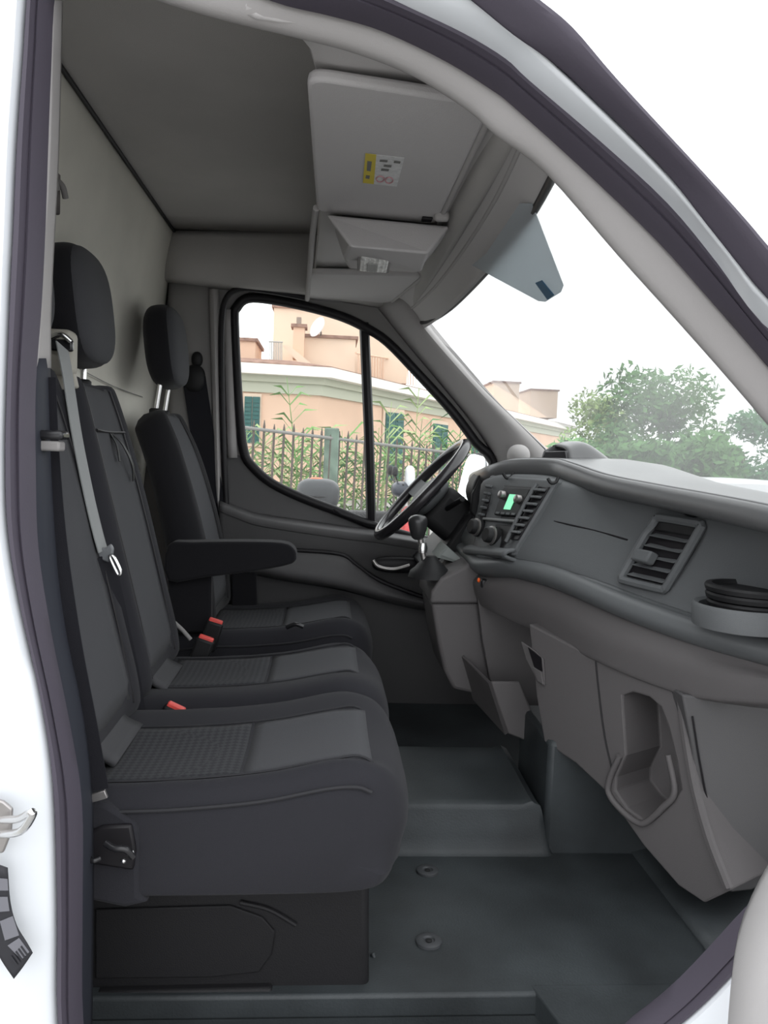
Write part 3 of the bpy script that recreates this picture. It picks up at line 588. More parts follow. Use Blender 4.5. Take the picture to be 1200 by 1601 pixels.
# lower dash: glovebox wall, pocket, map bin, kick panel
pA, pB, pC = P(930, 1031, 1.575), P(1062, 1087, 1.405), P(1000, 1318, 1.46)
lnrm = (pB - pA).cross(pC - pA).normalized()
if lnrm.dot(CAM - pA) < 0: lnrm = -lnrm
low = [PL(x, y, pA, lnrm) for x, y in ((826, 975), (930, 1028), (1066, 1086), (1080, 1160), (1092, 1240), (1112, 1310), (1142, 1392), (1100, 1412), (1060, 1385), (1005, 1322), (945, 1236), (900, 1194), (850, 1160), (838, 1090))]
lp = prism('glovebox_wall', low, -lnrm * 0.16, M_LOWD, dash, 0)
POC = [(962, 1090), (978, 1084), (1004, 1092), (1022, 1108), (1034, 1140), (1046, 1190), (1054, 1238), (1036, 1262), (1012, 1284), (996, 1286), (970, 1266), (952, 1240), (953, 1218), (968, 1184), (966, 1150)]
cut = prism('cutter', [PL(x, y, pA + lnrm * 0.02, lnrm) for x, y in POC], -lnrm * 0.13, M_LOWD, None, 0)
boolean_cut(lp, cut)
for p_ in lp.data.polygons: p_.use_smooth = False
bev(lp, 0.004, 2, 50)
LR = [(1044, 1180), (1054, 1238), (1036, 1262), (1012, 1284), (996, 1286), (970, 1266), (951, 1240), (953, 1216), (968, 1182)]
tube('pocket_rim', [PL(x, y, pA + lnrm * 0.006, lnrm) for x, y in LR], 0.006, M_CONS, dash, 10)
tube('wall_corner', [PL(x, y, pA + lnrm * 0.0, lnrm) for x, y in ((1064, 1088), (1072, 1150), (1086, 1230), (1108, 1310), (1138, 1388))], 0.009, M_LOW, dash, 8)
tube('glovebox_gap', [PL(x, y, pA + lnrm * 0.0, lnrm) for x, y in ((931, 1032), (936, 1080), (945, 1150), (958, 1210))], 0.0022, M_SEALB, dash, 6)
lt = prism('glovebox_latch', [PL(x, y, pA + lnrm * 0.002, lnrm) for x, y in ((816, 1003), (838, 1018), (850, 1030), (853, 1072), (842, 1066), (824, 1030))], lnrm * 0.004, M_LOWD, dash, 0.001)
prism('latch_hole', [PL(x, y, pA + lnrm * 0.006, lnrm) for x, y in ((826, 1012), (846, 1028), (848, 1050), (836, 1044))], lnrm * 0.002, M_SEALB, lt, 0)
prism('latch_tongue', [PL(x, y, pA + lnrm * 0.006, lnrm) for x, y in ((834, 1042), (847, 1050), (851, 1070), (842, 1064))], lnrm * 0.005, M_CONS, lt, 0.001)
kd = 1.37
prism('kick_panel', [P(x, y, kd) for x, y in ((1066, 1086), (1180, 1098), (1300, 1090), (1300, 1340), (1175, 1392), (1142, 1396), (1112, 1310), (1092, 1240), (1080, 1160))], (0, 0.05, 0), M_DOOR, dash, 0.004)
tube('kick_seam', [P(x, y, kd - .002) for x, y in ((1082, 1120), (1095, 1200), (1112, 1275), (1150, 1370))], 0.0018, M_SEALB, dash, 6)
# switches under the shelf end
for px, py in ((756, 912), (772, 918)):
    box('dash_switch', P(px, py, 1.955), (0.016, 0.02, 0.022), M_BLKG, dash, 0.004)
pillow('switch_light', P(748, 907, 1.93), (0.004, 0.004, 0.006), mat('amber_light', (0.8, 0.12, 0.02), 0.3), dash, 2)
# centre console tower and map bin
ct = empty('console_tower', P(700, 960, 2.05), '', None); del ct['label']; setpar(ct, dash)
prism('tower_upper', [P(x, y, 2.03) for x, y in ((672, 944), (674, 925), (690, 904), (738, 880), (752, 884), (760, 944))], (0.0, 0.26, 0), M_CONS, ct, 0.008, 3)
prism('tower_side', [P(x, y, 2.04) for x, y in ((674, 943), (748, 943), (756, 1000), (768, 1062), (776, 1092), (735, 1084), (708, 1078), (694, 1050), (684, 1005))], (0.0, 0.22, 0), M_CONS, ct, 0.010, 3)
prism('tower_back', [P(x, y, 2.0) for x, y in ((746, 930), (830, 978), (842, 1090), (852, 1160), (800, 1130), (765, 1062), (754, 1000))], (0.0, 0.02, 0), M_LOWD, ct, 0.003)
prism('map_bin', [P(x, y, 1.86) for x, y in ((767, 1066), (812, 1066), (826, 1100), (851, 1162), (820, 1158), (793, 1147), (780, 1108))], (0, 0.010, 0), M_CONS, ct, 0.004)
mesh('bin_wall', [P(767, 1066, 1.86), P(722, 1022, 2.05), P(742, 1092, 2.05), P(793, 1147, 1.86), P(763, 1068, 1.87), P(719, 1024, 2.05), P(739, 1094, 2.05), P(789, 1149, 1.87)],
     [(0, 1, 2, 3), (7, 6, 5, 4), (0, 4, 5, 1), (1, 5, 6, 2), (2, 6, 7, 3), (3, 7, 4, 0)], M_LOWD, ct, smooth=False)
# instrument hood behind the wheel
hood = [[P(x, y, d) for x, y, d in ((752, 800, 2.2), (742, 770, 2.2), (754, 742, 2.2), (775, 733, 2.2), (800, 735, 2.2))], [P(x, y, d) for x, y, d in ((742, 800, 2.4), (730, 768, 2.4), (742, 742, 2.4), (765, 735, 2.4), (790, 738, 2.4))], [P(x, y, d) for x, y, d in ((742, 800, 2.65), (734, 772, 2.65), (745, 748, 2.65), (765, 740, 2.65), (790, 745, 2.65))]]
sheet('instrument_hood', hood, M_BLK, dash, 4, 4, 0.01)
prism('hood_side', [P(x, y, 2.19) for x, y in ((735, 800), (738, 772), (750, 748), (768, 742), (772, 756), (760, 785), (746, 815))], (0, 0.02, 0), M_BLK, dash, 0.005)
box('column_shroud', P(712, 815, 2.42), (0.20, 0.13, 0.14), M_BLK, dash, 0.03, (Vector((.78, 0, -.62)), Y, Vector((.62, 0, .78))), 4)
prism('column_panel', [P(x, y, 2.3) for x, y in ((660, 892), (700, 850), (735, 800), (760, 800), (760, 900), (700, 905))], (0, 0.35, 0), M_BLK, dash, 0.01)
pillow('cluster_cap', P(700, 782, 2.5), (0.045, 0.06, 0.03), M_LOW, dash, 2.4)

# ================================================================== STEERING WHEEL
swc = P(659, 765, 2.41); su = (P(728, 692, 2.41) - P(590, 838, 2.41)).normalized()
sw_n = Y.cross(su).normalized()
if sw_n.x > 0: sw_n = -sw_n                      # towards the driver
sw = empty('steering_wheel', swc - sw_n * 0.06, 'black steering wheel with thick rim and padded hub', 'steering wheel')
RR = 0.188
tube('rim', [swc + (su * math.cos(a) + Y * math.sin(a)) * RR for a in [2 * math.pi * k / 24 for k in range(24)]], 0.0165, mat('wheel_rim_leather', (0.025, 0.023, 0.026), 0.22, 0.6, bump=0.1), sw, 12, True, 3)
pillow('hub_pad', swc - sw_n * 0.03, (0.07, 0.095, 0.03), M_DASH, sw, 2.8, (su, Y, sw_n))
for a, l in ((math.pi / 2, 0), (-math.pi / 2, 0), (math.pi, 1)):
    dirv = su * math.cos(a) + Y * math.sin(a); side = sw_n.cross(dirv)
    p0 = swc + dirv * 0.06 - sw_n * 0.03; p1 = swc + dirv * 0.125 - sw_n * 0.018; p2 = swc + dirv * (RR - .005)
    ribbon('spoke', [p0, p1, p2], side, 0.06, 0.016, M_DASH, sw)
tube('column', [swc - sw_n * 0.04, swc - sw_n * 0.10, swc - sw_n * 0.2], 0.045, M_BLK, sw, 14)
tube('stalk', [swc - sw_n * 0.09 - Y * 0.03, swc - sw_n * 0.085 - Y * 0.12 + su * .03, swc - sw_n * 0.08 - Y * 0.19 + su * .05], 0.008, M_BLK, sw)

# ================================================================== GEAR LEVER
gb = P(668, 882, 2.12)
gear = empty('gear_lever', gb, 'gear lever with black knob, chrome collar and leather boot beside the dash', 'gear lever')
kc = P(654, 826, 2.10)
lathe('knob', kc - Vector((0, 0, .030)), [(0.010, 0), (0.017, 0.006), (0.023, 0.026), (0.026, 0.045), (0.025, 0.056), (0.018, 0.063), (0.008, 0.066)], mat('knob_black', (0.03, 0.03, 0.032), 0.3, 0.5), gear, 20, (-.05, 0, 1))
lathe('collar', P(660, 864, 2.10), [(0.013, 0), (0.014, 0.012), (0.011, 0.022), (0.010, 0.026)], M_STEEL, gear, 16)
tube('shaft', [P(665, 885, 2.10), P(660, 862, 2.10), P(656, 836, 2.10)], 0.008, M_STEELD, gear)
lathe('boot', P(672, 902, 2.10), [(0.06, 0), (0.055, 0.015), (0.042, 0.026), (0.036, 0.034), (0.024, 0.044), (0.014, 0.056)], M_BLK, gear, 20)
gp = tag(prism('folded_paper', [P(x, y, 2.16) for x, y in ((683, 872), (698, 853), (726, 878), (722, 882))], (0.0, 0.12, 0.0), mat('paper_grey', (0.22, 0.24, 0.23), 0.7), None, 0.001), 'pale grey leaflet lying behind the gear lever', 'leaflet')
prism('leaflet_fold', [P(x, y, 2.155) for x, y in ((690, 868), (700, 856), (722, 876), (716, 878))], (0.0, 0.002, 0.0), mat('paper_grey2', (0.26, 0.28, 0.27), 0.7), gp, 0)

# ================================================================== SEATS
CPROF = [(-0.46, .215), (-0.47, .27), (-0.44, .325), (-0.36, .345), (-0.24, .350), (-0.10, .365), (0.02, .388), (0.075, .385), (0.112, .365), (0.130, .325), (0.132, .285), (0.118, .248), (0.085, .222), (-0.1, .215), (-0.3, .213)]
def cushion(parent, yc, hw, dz=0.0, dx=0.0, R=0.045, prof_=CPROF, ins=(-0.33, -0.115), base_m=M_FAB, pan=(-.64, .64)):
    pr = [Vector((p.x, 0, p.y)) for p in crom([Vector((a, b, 0)) for a, b in prof_], 5, True)]
    pr = [Vector((p.x + (.018 if p.x > -.2 else 0), 0, p.z - (.018 if p.z < .26 else 0))) for p in pr]
    N = len(pr); cen = sum(pr, Vector()) / N
    nr = []
    for i in range(N):
        t_ = (pr[(i + 1) % N] - pr[i - 1]).normalized(); n_ = Vector((-t_.z, 0, t_.x))
        if n_.dot(pr[i] - cen) < 0: n_ = -n_
        nr.append(n_)
    eL, eR = (pan[0] - 1) / 2, (pan[1] + 1) / 2; wL, wR = (pan[0] + 1) * .55, (1 - pan[1]) * .55; mid_ = (pan[0] + pan[1]) / 2
    bump = lambda s: 0.014 * math.exp(-((s - eL) / wL) ** 2) + 0.014 * math.exp(-((s - eR) / wR) ** 2) - 0.004 * math.exp(-((s - mid_) / .4) ** 2)
    tops_ = sorted([(p.x, p.z) for p, n_ in zip(pr, nr) if n_.z > 0.25])
    tz = lambda x: float(np.interp(x, [a for a, _ in tops_], [b for _, b in tops_]))
    ss = [-1, -.985, -.95, -.9, -.84, -.76, -.68, -.6, -.45, -.3, -.15, 0, .15, .3, .45, .6, .68, .76, .84, .9, .95, .985, 1]
    rings = []
    for s in ss:
        t_ = max(0, (abs(s) * hw - (hw - R)) / R); inset = R * (1 - math.sqrt(max(0, 1 - t_ * t_)))
        ring = []
        for p, n_ in zip(pr, nr):
            up = max(0, n_.z)
            # front corners swept back in plan
            sw_ = -0.03 * (abs(s) ** 4) * max(0, min(1, (p.x + .05) / .15))
            ring.append(Vector((p.x + dx + sw_, yc + hw * s, p.z + dz)) - n_ * (inset * (0.2 if n_.z < -.3 else 1)) + Vector((0, 0, bump(s) * up)))
        rings.append(ring)
    c = loft('seat_cushion', rings, base_m, parent)
    def top_(x, s, off): return Vector((x + dx, yc + hw * s, tz(x) + bump(s) + dz + off))
    def patch(name, x0, x1, s0, s1, m, off):
        rows_ = [[top_(x0 + (x1 - x0) * i / 10, s0 + (s1 - s0) * j / 12, off - (0.004 if i in (0, 10) or j in (0, 12) else 0)) for j in range(13)] for i in range(11)]
        return loft(name, rows_, m, c, ring_closed=False, caps=False, thick=0.004)
    patch('woven_insert', ins[0], ins[1], pan[0] + .02, pan[1] - .02, M_INS, 0.0025)
    patch('front_panel', ins[1] + .006, 0.085, pan[0] + .02, pan[1] - .02, M_PAN, 0.0022)
    for s in pan:
        tube('seam', [top_(x, s, 0.001) for x in (-.33, -.2, -.08, .02, .075)] + [Vector((.130 + dx - .01, yc + hw * s, .345 + dz))], 0.0022, M_SEAM, c, 6)
    # piping along the top edge of the outer side
    zz = lambda x: tz(x) + bump(-.95) - .034
    tube('side_piping', [Vector((x + dx - sw2, yc - hw + .0012, zz(x) + dz)) for x, sw2 in ((-.42, 0), (-.3, 0), (-.2, 0), (-.08, 0), (.02, .005), (.075, .014), (.105, .022))], 0.003, M_SEAM, c, 6)
    return c
def backrest(parent, yc, hw, pts, th=0.10, name='backrest', panel=(0.12, 0.9), side_m=M_FAB, panel_m=M_PAN, top_w=0.72, strap=False):
    """pts: front line (x,z) bottom to top"""
    fl = crom([Vector((a, yc, b)) for a, b in pts], 6); N = len(fl); rings = []; fr = []
    for i, p in enumerate(fl):
        t = i / (N - 1)
        tg = (fl[min(i + 1, N - 1)] - fl[max(i - 1, 0)]).normalized(); nf = Vector((tg.z, 0, -tg.x))
        if nf.x < 0: nf = -nf
        e = min(1, t / .10); e2 = min(1, (1 - t) / .12)
        rnd = math.sqrt(max(0, 1 - (1 - e) ** 2)) * math.sqrt(max(0, 1 - (1 - e2) ** 2))
        wt = hw * (1 - (1 - top_w) * max(0, (t - .45) / .55) ** 1.6) * (0.80 + .20 * rnd)
        tk = th * (1 - .25 * t) * (0.15 + .85 * rnd)
        c = p - nf * (th * (1 - .25 * t) / 2); ring = []
        for k in range(36):
            a = 2 * math.pi * k / 36; q_ = 2 / 3.4
            yy = math.copysign(abs(math.cos(a)) ** q_, math.cos(a)); xx = math.copysign(abs(math.sin(a)) ** q_, math.sin(a))
            f_ = 0.024 * math.exp(-((abs(yy) - .80) / .20) ** 2) * rnd if xx > 0 else 0
            ring.append(c + Vector((0, yy * wt, 0)) + nf * (xx * tk / 2 + f_ * max(0, xx)))
        rings.append(ring); fr.append((p, nf, wt, tg, c, tk))
    b = loft(name, rings, side_m, parent)
    def front(t, s, off):
        i = t * (N - 1); i0 = min(int(i), N - 2); f_ = i - i0
        p = fr[i0][4].lerp(fr[i0 + 1][4], f_); nf = fr[i0][1]; wt = fr[i0][2] * (1 - f_) + fr[i0 + 1][2] * f_; tk = fr[i0][5] * (1 - f_) + fr[i0 + 1][5] * f_
        xx = max(0, 1 - abs(s) ** 3.4) ** (1 / 3.4)
        return p + Vector((0, s * wt, 0)) + nf * (xx * tk / 2 + 0.024 * math.exp(-((abs(s) - .80) / .20) ** 2) * xx + off)
    rows_ = [[front(panel[0] + (panel[1] - panel[0]) * i / 14, -.6 + 1.2 * j / 10, 0.002 - (0.004 if i in (0, 14) or j in (0, 10) else 0)) for j in range(11)] for i in range(15)]
    loft('centre_panel', rows_, panel_m, b, ring_closed=False, caps=False, thick=0.004)
    for s in (-.62, .62): tube('seam', [front(t, s, 0.001) for t in (.1, .3, .5, .7, .88)], 0.0022, M_SEALB, b, 6)
    return b, front
def headrest(parent, c, half, post_base, post_m=M_STEEL, lean=0.12):
    ax = (Vector((math.cos(lean), 0, math.sin(lean))), Y, Vector((-math.sin(lean), 0, math.cos(lean))))
    h = pillow('headrest', c, half, M_FABD, parent, 3.0, ax, 22, 32)
    pillow('headrest_face', Vector(c) + ax[0] * half[0] * .42, (half[0] * .64, half[1] * .93, half[2] * .95), M_PAN, h, 3.0, ax, 22, 32)
    for s in (-1, 1):
        yy = c[1] + s * 0.062
        tube('post', [Vector((post_base[0], yy, post_base[1] - .02)), Vector((c[0], yy, c[2] - half[2] + .03))], 0.0065, post_m, h, 10, n=2)
        lathe('post_sleeve', (post_base[0], yy, post_base[1] - .012), [(0.017, 0), (0.017, 0.010), (0.012, 0.014)], M_BLK, h, 14)
    return h
def buckle(parent, base, tip, btn=True):
    d = (tip - base); L = d.length; d.normalize(); s = d.cross(X).normalized() if abs(d.x) < .9 else Y.copy(); u = s.cross(d)
    ax = (u, s, d)
    b = box('belt_buckle', base + d * (L * .62), (0.044, 0.024, L * .76), M_BLK, parent, 0.006, ax)
    box('release_button', base + d * (L * 1.0), (0.036, 0.016, 0.014), M_RED, b, 0.003, ax)
    ribbon('buckle_strap', [base - d * .04, base + d * (L * .15), base + d * (L * .35)], s, 0.03, 0.006, M_BLK, b)
    return b

NY, MY, DY = 0.378, 0.772, 1.445
bench = empty('bench_seat', (-0.15, 0.575, 0), 'charcoal fabric double passenger bench seat with belt buckles', 'seat')
# plastic seat box
box_pts = [(-0.60, .27, -.16), (0.062, .27, -.16), (0.062, .27, .23), (-0.60, .27, .23)]
sb = prism('seat_box', [Vector((-0.60, .275, -.11)), P(577, 1600, 1.225), P(577, 1340, 1.225), Vector((-0.60, .275, .215))], (0, 0.66, 0), M_BOX, bench, 0.012, 3)
prism('box_skirt', [P(x, y, 1.21) for x, y in ((150, 1552), (425, 1546), (425, 1566), (150, 1570))], (0, 0.02, 0), M_BOX, sb, 0.006, 3)
tube('box_rib', [P(x, y, 1.222) for x, y in ((375, 1411), (420, 1422), (462, 1446))], 0.004, M_BOX, sb, 8)
prism('box_panel', [P(x, y, 1.224) for x, y in ((150, 1420), (360, 1414), (410, 1432), (430, 1455), (425, 1490), (405, 1518), (330, 1526), (150, 1528))], (0, -0.004, 0), M_BOX, sb, 0.003)
cushion(bench, NY, 0.197, pan=(-.80, .40)); cushion(bench, MY, 0.197, pan=(-.40, .80))
# side valance with the hinge opening
prism('side_valance', [P(x, y, 1.125) for x, y in ((120, 1250), (165, 1258), (215, 1290), (216, 1400), (232, 1412), (195, 1420), (120, 1405))], (0, 0.03, 0), M_FAB, bench, 0.006)
hg = prism('hinge_cover', [P(x, y, 1.118) for x, y in ((130, 1305), (160, 1292), (205, 1290), (212, 1330), (208, 1362), (130, 1350))], (0, 0.01, 0), M_SEALB, bench, 0.004)
tube('hinge_lever', [P(165, 1318, 1.10), P(178, 1326, 1.095), P(196, 1328, 1.095), P(208, 1340, 1.10)], 0.005, M_BLKG, hg)
pillow('hinge_bolt', P(193, 1346, 1.10), (0.004, 0.004, 0.004), M_STEEL, hg, 2, nu=8, nv=10); pillow('hinge_bolt', P(206, 1333, 1.10), (0.004, 0.004, 0.004), M_STEEL, hg, 2, nu=8, nv=10)
tube('hinge_spring', [P(138, 1342, 1.10), P(146, 1346, 1.095), P(156, 1342, 1.10)], 0.004, M_BLKG, hg)
BL = [(-0.335, .34), (-0.345, .42), (-0.375, .54), (-0.415, .70), (-0.455, .85), (-0.485, .95), (-0.50, .985)]
bN, fN = backrest(bench, NY, 0.195, BL); bM, fM = backrest(bench, MY, 0.195, BL)
for yc in (NY, MY):      # lighter strip where cushion meets backrest
    sheet('backrest_foot', [[(-.31, yc - .09, .352), (-.31, yc, .352), (-.31, yc + .09, .352)], [(-.345, yc - .085, .375), (-.345, yc, .375), (-.345, yc + .085, .375)], [(-.352, yc - .08, .43), (-.352, yc, .43), (-.352, yc + .08, .43)]], mat('seat_fabric_light', (0.075, 0.075, 0.079), 0.9, 0.1), bench, 3, 3, 0.01)
tube('table_seam', [fM(.70, s, .005) for s in (-.6, -.2, .2, .6)], 0.003, M_SEALB, bM, 6)
ribbon('pull_strap', [fM(.695, .12, .006), fM(.66, .16, .02), fM(.61, .32, .022), fM(.575, .42, .012)], Y, 0.014, 0.002, M_BLK, bM)
ribbon('pull_strap', [fM(.695, .06, .006), fM(.66, .02, .014), fM(.62, .0, .012)], Y, 0.012, 0.002, M_BLK, bM)
headrest(bench, Vector((-0.527, MY, 1.128)), (0.056, 0.132, 0.122), (-0.528, .985))
headrest(bench, Vector((-0.527, NY, 1.128)), (0.056, 0.132, 0.122), (-0.528, .985))
def bk(p_tip, rel): 
    return (p_tip + Vector(rel), p_tip)
a, b = bk(P(275, 1107, 1.525), (-0.035, 0.0, -0.075)); buckle(bench, a, b)
a, b = bk(P(322, 999, 1.945), (-0.03, 0.0, -0.09)); buckle(bench, a, b)
# thin steel bracket by the buckles
tube('hinge_bar', [P(272, 973, 1.95), P(285, 985, 1.95), P(298, 1000, 1.95)], 0.005, M_PILD, bench)

drv = empty('driver_seat', (-0.15, DY, 0), 'charcoal driver seat with armrest behind the steering wheel', 'seat')
box('seat_box', (-0.2, DY, 0.11), (0.52, 0.40, 0.22), M_BOX, drv, 0.012)
cushion(drv, DY, 0.228, dz=-0.012, dx=0.005, ins=(-0.33, -0.12))
DL = [(-0.30, .33), (-0.305, .42), (-0.325, .54), (-0.36, .68), (-0.405, .82), (-0.45, .92), (-0.475, .96)]
bD, fD = backrest(drv, DY, 0.222, DL, th=0.115, top_w=0.62, side_m=M_FABD, panel=(0.12, .93))  # sides darker than the bench's same fabric: shade put into the colour
headrest(drv, Vector((-0.475, DY, 1.135)), (0.05, 0.128, 0.118), (-0.49, .955))
a, b = bk(P(337, 972, 2.10), (-0.03, 0.0, -0.10)); buckle(drv, a, b)
# inboard armrest
aq = [P(262, 852, 2.12), P(300, 848, 2.12), P(380, 847, 2.12), P(440, 849, 2.12), P(458, 857, 2.12), P(463, 870, 2.12), P(455, 882, 2.12), P(400, 893, 2.12), P(320, 903, 2.12), P(262, 908, 2.12)]
prism('armrest', crom(aq, 3, True), (0, 0.075, 0), M_FABD, drv, 0.014, 4)
prism('armrest_bracket', [P(x, y, 2.16) for x, y in ((262, 900), (330, 900), (330, 990), (262, 990))], (0, 0.03, 0), M_FABD, drv, 0.008)
prism('seat_side_cover', [P(x, y, 2.57) for x, y in ((362, 895), (400, 890), (402, 950), (362, 960))], (0, 0.03, 0), M_FABD, drv, 0.005)
tube('height_lever', [P(448, 981, 2.15), P(462, 976, 2.14), P(474, 980, 2.14)], 0.006, M_BLKG, drv)

# ================================================================== SEAT BELTS
b1 = empty('seat_belt', P(140, 1245, 1.12), 'black belt webbing hanging beside the open doorway pillar', 'seat belt')
ribbon('webbing', [P(62, 590, 1.10), P(67, 700, 1.10), P(80, 850, 1.10), P(102, 1000, 1.10), P(127, 1130, 1.11), P(146, 1235, 1.12)], X, 0.042, 0.002, M_BELT, b1)
prism('anchor_tongue', [P(x, y, 1.115) for x, y in ((131, 1246), (163, 1236), (168, 1248), (150, 1254), (132, 1258))], (0, 0.006, 0), M_STEELD, b1, 0.001)
b2 = empty('seat_belt', P(95, 560, 1.53), 'belt with upper webbing painted lit grey and steel latch running down between the two bench backrests', 'seat belt')
gd = box('belt_guide', P(95, 552, 1.56), (0.052, 0.05, 0.085), M_CREAM, b2, 0.012, None, 4)
box('guide_slot', P(97, 540, 1.525), (0.040, 0.012, 0.022), M_BLKG, gd, 0.004)
tube('guide_trim', [P(80, 528, 1.515), P(96, 523, 1.51), P(111, 534, 1.515)], 0.005, M_STEEL, gd)
prism('guide_mount', [P(78, 572, 1.56), P(112, 572, 1.56), P(120, 606, 1.56), P(76, 612, 1.56)], (0, 0.02, 0), M_CREAM, b2, 0.004)
ribbon('webbing', [P(97, 541, 1.50), P(106, 590, 1.475), P(120, 680, 1.46), P(138, 770, 1.455), P(152, 830, 1.45), P(161, 862, 1.45)], Vector((.12, 1, 0)), 0.040, 0.002, M_BELTLIT, b2)
ribbon('lower_webbing', [P(163, 868, 1.452), P(175, 920, 1.46), P(190, 990, 1.48), P(205, 1060, 1.50), P(216, 1128, 1.515), P(219, 1150, 1.52)], Vector((.45, .9, 0)), 0.044, 0.003, M_BELT, b2)
tn = prism('latch_plate', [P(x, y, 1.445) for x, y in ((147, 853), (163, 858), (172, 850), (177, 858), (175, 872), (170, 880), (158, 876), (148, 864))], (0, 0.010, 0), mat('latch_grey', (0.20, 0.21, 0.22), 0.4, 0.4), b2, 0.003)
tube('latch_tongue', [P(x, y, 1.442) for x, y in ((172, 872), (177, 870), (188, 892), (187, 898), (183, 896))], 0.0032, M_STEEL, tn, 8, True, 3)
b3 = empty('seat_belt', P(340, 840, 2.62), 'black belt hanging on the far pillar behind the driver seat', 'seat belt')
ribbon('webbing', [P(303, 590, 2.66), P(312, 650, 2.66), P(322, 720, 2.66), P(334, 790, 2.655), P(346, 850, 2.65)], X, 0.075, 0.004, M_BELT, b3)
pillow('belt_loop', P(304, 592, 2.665), (0.035, 0.02, 0.045), M_BLK, b3, 2.4)
pillow('loop_cover', P(308, 562, 2.67), (0.018, 0.015, 0.025), M_BLK, b3, 2.2)

# ================================================================== OUTSIDE
GZ = -0.65
g = tag(box('ground', (10, 40, GZ - 0.05), (220, 220, 0.1), mat('pale_asphalt', (0.34, 0.335, 0.32), 0.9, 0.1, var=0.15, vscale=0.8), None, 0), 'pale grey street surface outside the van', 'ground', kind='structure')
# driver's door mirror
mir = empty('door_mirror', P(748, 800, 3.0), 'black door mirror with bright glass outside the driver window', 'mirror')
mc = P(741, 752, 3.02); mu = Vector((.30, .0, .95)).normalized(); mnrm = Vector((-.80, -.55, .12)).normalized(); ms = mu.cross(mnrm).normalized(); mu = mnrm.cross(ms)
pillow('mirror_housing', mc - mnrm * .035, (0.075, 0.115, 0.05), M_BLK, mir, 3.0, (ms, mu, mnrm))
pillow('mirror_glass', mc + mnrm * .008, (0.062, 0.100, 0.010), mat('mirror_silver', (0.86, 0.88, 0.9), 0.04, 0.5, metal=1.0), mir, 4.0, (ms, mu, mnrm))
tube('mirror_arm', [mc - mu * .08 - mnrm * .03, P(752, 800, 2.92), P(770, 810, 2.78)], 0.025, M_BLK, mir)

# ---- building
M_PEACH = mat('peach_render', (0.72, 0.50, 0.37), 0.9, 0.05, var=0.07, vscale=0.7)
M_PEACHL = mat('pale_peach_render', (0.76, 0.60, 0.47), 0.9, 0.05, var=0.06, vscale=0.8)
M_CORN = mat('cornice_white', (0.80, 0.78, 0.72), 0.85, 0.1)
M_CORNG = mat('cornice_sage', (0.50, 0.51, 0.41), 0.85, 0.1)
M_TILE = mat('roof_tile', (0.30, 0.19, 0.15), 0.9, 0.05, var=0.25, vscale=5)
M_SHUT = mat('green_shutter', (0.027, 0.115, 0.105), 0.6, 0.3)
M_IRON = mat('rusty_iron', (0.125, 0.105, 0.09), 0.7, 0.2, var=0.3, vscale=8)
bld = empty('building', P(500, 760, 24), 'peach rendered house with white cornice, green shutters and roof terrace', 'building')
EZ = P(500, 592, 24).z
Cn = P(500, 592, 24); En = PZ(888, 674, EZ); Ln = P(250, 586, 22.9)
path = [Vector((Ln.x - 8, Ln.y - .2, 0)), Vector((Cn.x, Cn.y, 0)), Vector((En.x, En.y, 0))]
def offp(o):
    (a, b, c) = path; d1_ = (b - a).normalized(); d2_ = (c - b).normalized()
    n1 = Vector((d1_.y, -d1_.x, 0)); n2 = Vector((d2_.y, -d2_.x, 0))      # outward, towards the street
    nb = (n1 + n2).normalized(); k = 1 / max(.3, nb.dot(n1))
    return [a + n1 * o, b + nb * (o * k), c + n2 * o]
def strip(name, o0, o1, z0, z1, m, z1b=None, parent=bld):
    A_ = offp(o0); B_ = offp(o1); z1b = z1 if z1b is None else z1b
    v_ = []
    for a, b in zip(A_, B_): v_ += [Vector((a.x, a.y, z0)), Vector((a.x, a.y, z1)), Vector((b.x, b.y, z1b)), Vector((b.x, b.y, z0))]
    f_ = []
    for i in range(2):
        for k in range(4): f_.append((i * 4 + k, i * 4 + (k + 1) % 4, i * 4 + 4 + (k + 1) % 4, i * 4 + 4 + k))
    f_ += [(0, 1, 2, 3), (8, 9, 10, 11)]
    return mesh(name, v_, f_, m, parent, smooth=False)
px2m = 24 / 1250
strip('wall', 0.0, -6.0, GZ - 1, EZ, M_PEACH)
strip('frieze', 0.10, -1, EZ - 26 * px2m, EZ, M_CORNG)
strip('moulding', 0.22, -1, EZ - 10 * px2m, EZ, M_CORNG)
strip('cornice', 0.55, -1, EZ, EZ + 15 * px2m, M_CORN)
strip('roof_edge', 0.50, -1.6, EZ + 15 * px2m, EZ + 17 * px2m, M_TILE, EZ + 34 * px2m)
d1_ = (path[1] - path[0]).normalized(); d2_ = (path[2] - path[1]).normalized(); n1_ = Vector((d1_.y, -d1_.x, 0)); n2_ = Vector((d2_.y, -d2_.x, 0))
def on_wall(px, py, second):
    p0 = path[1]; nn = n2_ if second else n1_
    return PL(px, py, p0 + nn * 0.02, nn)
